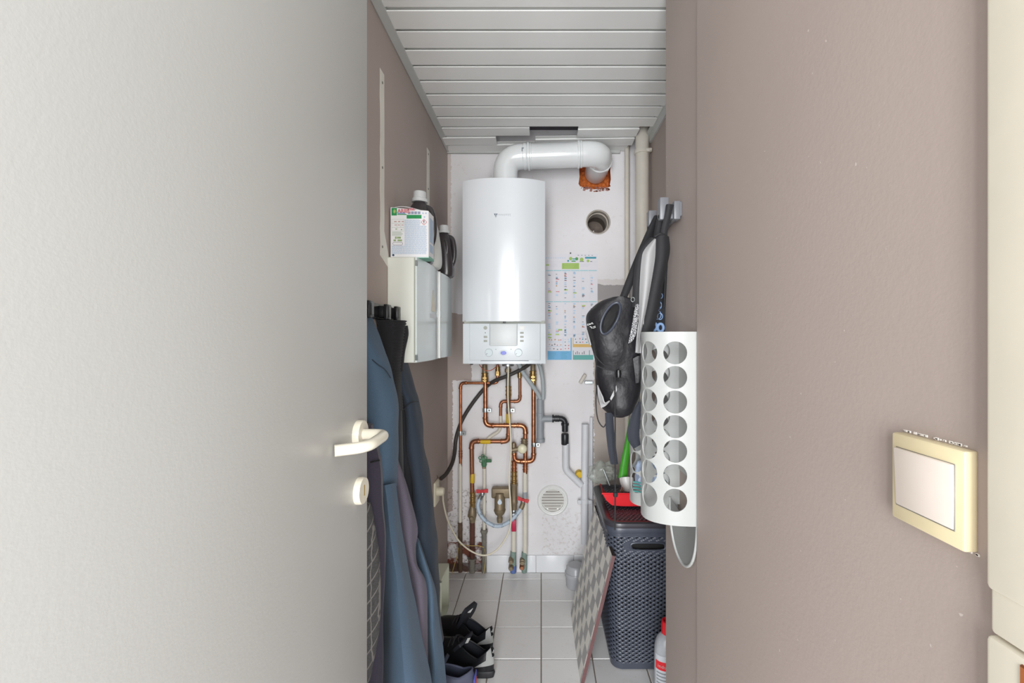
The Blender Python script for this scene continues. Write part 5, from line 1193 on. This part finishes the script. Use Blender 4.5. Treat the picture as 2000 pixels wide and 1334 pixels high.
# ------------------------------------------------------------------ right wall: bag dispensers
XS = XN+.006
def dispenser(name, lab, yc_, z0=.826, h=.438, Xw=XS, a=.112, bq=.072, tongue=True):
    t = thing(name, lab, 'bag dispenser', (Xw, yc_, z0), 'white perforated bag dispensers')
    ex = 2.35; arc = [(0, 0, 0)]; N_ = 400; pts = []
    for i in range(N_+1):
        th_ = math.pi*i/N_; cs_, sn = math.cos(th_), math.sin(th_)
        pts.append(Vector((Xw-abs(sn)**(2/ex)*a, yc_-math.copysign(abs(cs_)**(2/ex), cs_)*bq, 0)))
    cum = [0]
    for i in range(N_): cum.append(cum[-1]+(pts[i+1]-pts[i]).length)
    tot = cum[-1]
    def at_s(s):
        s = min(max(s, 0), tot); lo = 0
        import bisect
        lo = max(0, min(N_-1, bisect.bisect_right(cum, s)-1)); f = (s-cum[lo])/max(1e-9, cum[lo+1]-cum[lo]); return pts[lo].lerp(pts[lo+1], f)
    nc_, nr_ = 4, 7; ms = .018; pitch = (tot-2*ms)/nc_; zb, zt_ = .030, .020; pz = (h-zb-zt_)/nr_; hr = .0262
    b = B(); cache = {}
    def V(s, z):
        k_ = (round(s, 5), round(z, 5))
        if k_ not in cache: p = at_s(s); cache[k_] = b.verts.new(Vector((p.x, p.y, z0+z)))
        return cache[k_]
    n_ = 24
    for c in range(nc_):
        for r_ in range(nr_):
            sc_, zc_ = ms+(c+.5)*pitch, zb+(r_+.5)*pz; hs_, hz_ = pitch/2, pz/2; inn_, out_ = [], []
            for k_ in range(n_):
                t_ = 2*math.pi*(k_+.5)/n_-math.pi/4-math.pi/n_*1; t_ = 2*math.pi*k_/n_ + math.pi/4
                inn_.append(V(sc_+hr*math.cos(t_), zc_+hr*math.sin(t_)))
                m_ = max(abs(math.cos(t_)), abs(math.sin(t_))); out_.append(V(sc_+hs_*math.cos(t_)/m_, zc_+hz_*math.sin(t_)/m_))
            for k_ in range(n_): b.faces.new((inn_[k_], inn_[(k_+1) % n_], out_[(k_+1) % n_], out_[k_]))
    sd = [0, ms]+[]; 
    ss = [ms+pitch*c+pitch/2*(1+q_) for c in range(nc_) for q_ in [math.tan(math.radians(a_)) for a_ in (-45, -30, -15, 0, 15, 30)]]+[tot-ms]
    ss = [0]+ss+[tot]
    for (za, zb_) in ((0, zb), (h-zt_, h)):
        for i in range(len(ss)-1):
            b.faces.new((V(ss[i], za), V(ss[i+1], za), V(ss[i+1], zb_), V(ss[i], zb_)))
    zz = [zb+pz*r_+pz/2*(1+q_) for r_ in range(nr_) for q_ in [math.tan(math.radians(a_)) for a_ in (-45, -30, -15, 0, 15, 30)]]+[h-zt_]
    for (sa, sb) in ((0, ms), (tot-ms, tot)):
        for i in range(len(zz)-1): b.faces.new((V(sa, zz[i]), V(sb, zz[i]), V(sb, zz[i+1]), V(sa, zz[i+1])))
    bmesh.ops.remove_doubles(b, verts=b.verts[:], dist=.0002)
    bmesh.ops.recalc_face_normals(b, faces=b.faces[:]); bmesh.ops.solidify(b, geom=b.faces[:], thickness=.0022)
    put(b, 'perforated_shell', m_holder, t, ang=50)
    b = B(); box(b, Xw-.0022, Xw-.0002, yc_-bq, yc_+bq, z0+.09, z0+h, .0006, 1); put(b, 'back_plate', m_holder, t)
    if not tongue: return t
    # hanging tongue below, standing off the wall at its far side
    tx = lambda q_: Xw-.0015-.024*q_
    b = B(); n_ = 24; pl = [Vector((tx(0), yc_-bq*.95, z0+.02))]+[Vector((tx(i/n_), yc_-bq*.95*math.cos(math.pi*i/n_), z0-.118*math.sin(math.pi*i/n_)**.7)) for i in range(n_+1)]+[Vector((tx(1), yc_+bq*.95, z0+.02))]
    cen = Vector((Xw-.003, yc_, z0-.02)); rows = [pl, [p.lerp(cen, .9) for p in pl]]; grid(b, rows); bmesh.ops.solidify(b, geom=b.faces[:], thickness=.002); put(b, 'tongue', m_holder, t)
    b = B(); tube(b, pl, .0034, 8); put(b, 'tongue_rim', m_holder, t)
    return t
dispenser('bag_dispenser', 'white perforated plastic bag dispenser, the nearer and larger-looking one', 1.118)
dispenser('bag_dispenser', 'white perforated plastic bag dispenser half hidden behind the nearer one', 1.272, z0=.806, bq=.066, a=.110, tongue=False)
bb_ = thing('bag_bundle', 'crumpled pale blue bag with teal print inside the rear dispenser', 'plastic bag', (.30, 1.272, .83))
b = B(); bmesh.ops.create_icosphere(b, subdivisions=4, radius=1)
for v in b.verts:
    d = v.co.copy(); r_ = 1+.2*mnoise.noise(d*2.5)+.1*mnoise.noise(d*7); v.co = Vector((.300+d.x*.040*r_, 1.272+d.y*.045*r_, .875+d.z*.05*r_))
put(b, 'bag', m_bagb, bb_, smooth=False)
b = B()
for i in range(4): tube(b, [P(1236, 941+i*6, 1.222), P(1246, 942+i*6, 1.220), P(1254, 944+i*6, 1.224)], .0018, 6)
put(b, 'teal_print', m_teal, bb_)

# ------------------------------------------------------------------ hooks and backpack
hk = thing('hook_rail', 'pale grey plastic hook rail holding the backpack on the right wall', 'coat rack', (XS, 1.25, 1.54))
b = B(); box(b, XS-.007, XS, 1.165, 1.318, 1.555, 1.592, .002, 1); put(b, 'rail', m_hook, hk)
for yy, s in ((1.172, 1), (1.292, 1)):
    b = B(); box(b, XS-.022, XS-.006, yy-.012, yy+.022, 1.546, 1.592, .002, 2); put(b, 'hook_base', m_hook, hk)
    b = B(); box(b, XS-.056, XS-.010, yy+.000, yy+.014, 1.550, 1.563, .002, 2); box(b, XS-.056, XS-.034, yy-.008, yy+.020, 1.546, 1.602, .002, 2); put(b, 'hook', m_hook, hk)
bp_ = thing('backpack', 'black drawstring backpack hanging open from the right hook rail', 'backpack', P(1200, 813, 1.24))
LF([(583, 1188, 1222), (589, 1172, 1240), (600, 1158, 1246), (616, 1145, 1248), (640, 1146, 1249), (665, 1152, 1249), (690, 1159, 1248), (712, 1163, 1248, 1.235, .052), (728, 1163, 1248, 1.235, .050), (750, 1166, 1249), (772, 1170, 1246), (792, 1175, 1236), (805, 1186, 1228, 1.235, .045), (813, 1199, 1216, 1.235, .02)], 1.235, .062, 'bag_body', m_bag, bp_, n=72, ex=2.5, wr=.007, seed=21, k=6)
# collar opening
b = B(); cc = P(1192, 622, 1.150); path = []; inner = []
for i in range(36):
    t = 2*math.pi*i/36; e1, e2 = .0175*math.cos(t), .041*math.sin(t); a_ = -.42
    x, z = e1*math.cos(a_)-e2*math.sin(a_), e1*math.sin(a_)+e2*math.cos(a_)
    path.append(cc+Vector((x, .004*math.cos(2*t)-.012*(z/.04), z)))
tube(b, path, .0032, 8, closed=True); rimo = put(b, 'opening_zip', M('zip_trim', '#353a46', .4, var=.1), bp_)
b = B(); grid(b, [path, [p.lerp(cc, .35)+Vector((0, .010, 0)) for p in path], [cc.lerp(p, .05)+Vector((0, .012, 0)) for p in path]], True, cap1=True); put(b, 'opening_shade_bowl', m_dark, bp_)  # black bowl on the closed bag body; the hollow's shade is its colour
# drawstrings
for j, pts in enumerate(([(1160, 690, 1.162), (1172, 706, 1.158), (1188, 718, 1.156), (1201, 723, 1.156)], [(1164, 714, 1.162), (1180, 720, 1.158), (1200, 724, 1.156)], [(1210, 652, 1.153), (1220, 664, 1.153), (1218, 690, 1.153), (1208, 712, 1.154), (1203, 724, 1.156)], [(1213, 652, 1.153), (1222, 672, 1.153), (1219, 694, 1.153), (1205, 724, 1.156)], [(1201, 724, 1.153), (1201, 780, 1.15), (1201.5, 860, 1.15), (1201.5, 965, 1.15), (1201, 1035, 1.15)], [(1165, 750, 1.19), (1164, 790, 1.20), (1168, 820, 1.20), (1178, 834, 1.20), (1184, 826, 1.20)])):
    b = B(); tube(b, catmull([P(*p) for p in pts], 8), .0016 if j != 4 else .0019, 7); put(b, 'drawstring', m_bag2, bp_)
b = B(); lathe(b, [(.0005, -.006), (.005, -.005), (.006, 0), (.005, .005), (.0005, .006)], P(1202, 966, 1.15), 'Z', 12); put(b, 'knot', m_bag2, bp_)
b = B(); lathe(b, [(.0005, -.010), (.006, -.009), (.0075, 0), (.006, .009), (.0005, .010)], P(1208, 730, 1.15), 'Z', 14); put(b, 'cord_toggle', m_black, bp_)
# white print on the shoulder
b = B()
for (x, y) in ((1148, 634), (1151, 633.5), (1154, 632.5), (1157, 631.5), (1153, 639), (1156, 640), (1159, 639.5), (1162, 638.5)):
    p = P(x, y, 1.169); 
    for k_ in range(3): q_ = p+Vector((random.uniform(-.0015, .0015), -.0005, random.uniform(-.002, .002))); box(b, q_.x-.0012, q_.x+.0012, q_.y-.004, q_.y+.004, q_.z-.0006, q_.z+.0006)
put(b, 'white_lettering', m_holder, bp_, smooth=False)
S([[(1144, 645, 1.20), (1147, 644, 1.195)], [(1148, 660, 1.20), (1151, 659, 1.193)], [(1153, 674, 1.20), (1155, 674, 1.195)]], 'reflective_patch', m_pad, bp_, .003)
S([[(1168, 752, 1.185), (1172, 762, 1.180), (1178, 775, 1.168)], [(1170, 775, 1.185), (1174, 782, 1.180), (1182, 786, 1.168)], [(1175, 796, 1.19), (1182, 792, 1.184), (1190, 782, 1.18)]], 'grey_lining', m_pad, bp_, .003)
S([[(1192, 778, 1.166), (1198, 765, 1.164), (1204, 752, 1.164)], [(1194, 782, 1.165), (1200, 772, 1.163), (1205, 762, 1.163)]], 'grey_gusset', m_pad, bp_, .003)
# harness
S([[(1242, 594, 1.172), (1245, 594, 1.170), (1248, 595, 1.172)], [(1235, 635, 1.170), (1239, 635, 1.168), (1244, 635, 1.170)], [(1227.5, 671, 1.168), (1233, 668, 1.166), (1240, 657, 1.168)]], 'mesh_pocket', m_mesh, bp_, .003)
S([[(1282, 462, 1.17), (1283, 463, 1.165), (1285, 468, 1.17)], [(1259, 487, 1.165), (1270, 488, 1.150), (1283, 490, 1.165)], [(1252.6, 509, 1.165), (1266, 509, 1.148), (1281, 509, 1.165)], [(1249, 561, 1.165), (1262, 558, 1.148), (1274, 555, 1.165)], [(1248, 605, 1.165), (1256, 605, 1.150), (1264, 605, 1.165)], [(1247, 650, 1.165), (1250, 650, 1.155), (1254, 650, 1.165)], [(1245, 690, 1.17), (1247, 690, 1.165), (1249, 690, 1.17)]], 'grey_strap_pad', m_pad, bp_, .010)
S([[(1270, 468, 1.18), (1276, 466, 1.175), (1283, 465, 1.18)], [(1250, 490, 1.18), (1255, 490, 1.175), (1261, 490, 1.175)], [(1243, 515, 1.18), (1248, 515, 1.175), (1253, 515, 1.175)], [(1238, 560, 1.18), (1244, 560, 1.175), (1250, 560, 1.175)], [(1237, 600, 1.185), (1242, 600, 1.18), (1249, 600, 1.18)]], 'strap_edge', m_bag2, bp_, .006)
S([[(1283, 462, 1.172), (1292, 460, 1.165), (1300, 464, 1.175)], [(1282, 490, 1.172), (1292, 490, 1.162), (1302, 488, 1.175)], [(1281, 515, 1.172), (1289, 515, 1.162), (1297, 515, 1.175)], [(1274, 556, 1.172), (1280, 558, 1.162), (1287, 561, 1.175)], [(1264, 605, 1.172), (1270, 610, 1.165), (1278, 615, 1.175)], [(1252, 655, 1.172), (1258, 655, 1.165), (1268, 655, 1.175)]], 'dark_strap_pad', m_bag2, bp_, .010)
bpn = S([[(1290, 495, 1.21), (1296, 495, 1.205), (1302, 495, 1.21)], [(1284, 560, 1.21), (1291, 560, 1.205), (1299, 560, 1.21)], [(1274, 610, 1.21), (1286, 610, 1.205), (1297, 610, 1.21)], [(1264, 652, 1.21), (1280, 652, 1.205), (1297, 652, 1.21)]], 'back_panel', m_coat_k, bp_, .006)
b = B()
for (x, y, r_) in ((1284, 573, 5), (1288, 596, 4), (1285, 596, 7), (1284, 615, 7), (1289, 618, 5), (1278, 622, 4), (1290, 578, 4)):
    c = P(x, y, 1.200); rr_ = r_*K(1.2); tube(b, [c+Vector((math.cos(t)*rr_, 0, math.sin(t)*rr_*1.25)) for t in [2*math.pi*k_/18 for k_ in range(18)]], .0011, 6, closed=True)
for (x, y) in ((1277, 638), (1290, 640)):
    c = P(x, y, 1.1985); tube(b, [c+Vector((math.cos(t)*.0075, 0, math.sin(t)*.010)) for t in [2*math.pi*k_/18 for k_ in range(18)]], .0036, 8, closed=True)
put(b, 'blue_swirl_print', m_bluepr, bp_)
S([[(1303, 401, 1.16), (1307, 399, 1.155), (1314, 400, 1.16)], [(1299, 420, 1.16), (1304, 420, 1.157), (1309, 420, 1.16)], [(1293, 445, 1.165), (1298, 445, 1.162), (1303, 445, 1.165)], [(1290, 466, 1.17), (1295, 466, 1.167), (1301, 466, 1.17)]], 'hanging_loop', m_bag2, bp_, .004)
S([[(1284, 430, 1.19), (1289, 430, 1.185), (1295, 430, 1.19)], [(1281, 448, 1.185), (1286, 448, 1.18), (1293, 448, 1.185)], [(1278, 466, 1.18), (1284, 466, 1.175), (1291, 466, 1.18)]], 'hanging_loop', m_bag2, bp_, .005)
for dx, Y0 in ((0, 1.27), (7, 1.28)):
    S([[(1279+dx*.6, 424, Y0), (1282+dx*.6, 422, Y0-.003), (1285+dx*.6, 424, Y0)], [(1266+dx, 448, Y0-.01), (1270+dx, 448, Y0-.013), (1275+dx, 449, Y0-.01)], [(1250+dx*.8, 484, 1.24), (1254+dx*.8, 484, 1.237), (1259+dx*.8, 486, 1.24)], [(1231+dx*.4, 530, 1.21), (1236+dx*.4, 530, 1.206), (1242+dx*.4, 532, 1.21)], [(1214, 575, 1.19), (1219, 576, 1.185), (1225, 577, 1.19)], [(1210, 588, 1.185), (1214, 589, 1.18), (1218, 590, 1.185)]], 'shoulder_strap', m_bag2, bp_, .004)
b = B(); tube(b, catmull([P(1279, 462, 1.160), P(1288, 457, 1.155), P(1297, 460, 1.160), P(1303, 468, 1.17), P(1302, 482, 1.175)], 5), .0035, 8); put(b, 'strap_keeper', m_bag2, bp_)
b = B(); tube(b, catmull([P(1301, 480, 1.172), P(1295, 495, 1.17), P(1299, 520, 1.172), P(1298, 560, 1.175), P(1296, 600, 1.18)], 5), .0024, 7); put(b, 'buckle_cord', m_black, bp_)
b = B(); c = P(1236, 585, 1.17); tube(b, [c+Vector((math.cos(t)*.0045, 0, math.sin(t)*.0055)) for t in [2*math.pi*k_/14 for k_ in range(14)]], .0011, 6, closed=True); put(b, 'pull_ring', m_steel, bp_)
S([[(1182, 806, 1.20), (1189, 806, 1.197), (1197, 806, 1.20)], [(1184, 844, 1.20), (1191, 844, 1.197), (1199, 844, 1.20)], [(1188, 880, 1.20), (1196, 880, 1.197), (1203, 880, 1.20)], [(1193, 906, 1.20), (1200, 907, 1.197), (1206.5, 906, 1.20)]], 'webbing_strap', m_web, bp_, .0025)
S([[(1248, 785, 1.175), (1251, 785, 1.172), (1254, 785, 1.175)], [(1233, 812, 1.175), (1242, 812, 1.170), (1251, 812, 1.172)], [(1225, 852, 1.175), (1237, 850, 1.170), (1248, 848, 1.172)], [(1238, 876, 1.178), (1244, 872, 1.172), (1250, 868, 1.175)]], 'webbing_strap', m_web, bp_, .0025)
S([[(1236, 700, 1.17), (1248, 695, 1.168), (1252, 705, 1.175)], [(1240, 730, 1.172), (1249, 728, 1.17), (1252, 725, 1.175)], [(1242, 748, 1.175), (1246, 747, 1.173), (1250, 742, 1.176)]], 'side_panel', m_bag, bp_, .004)
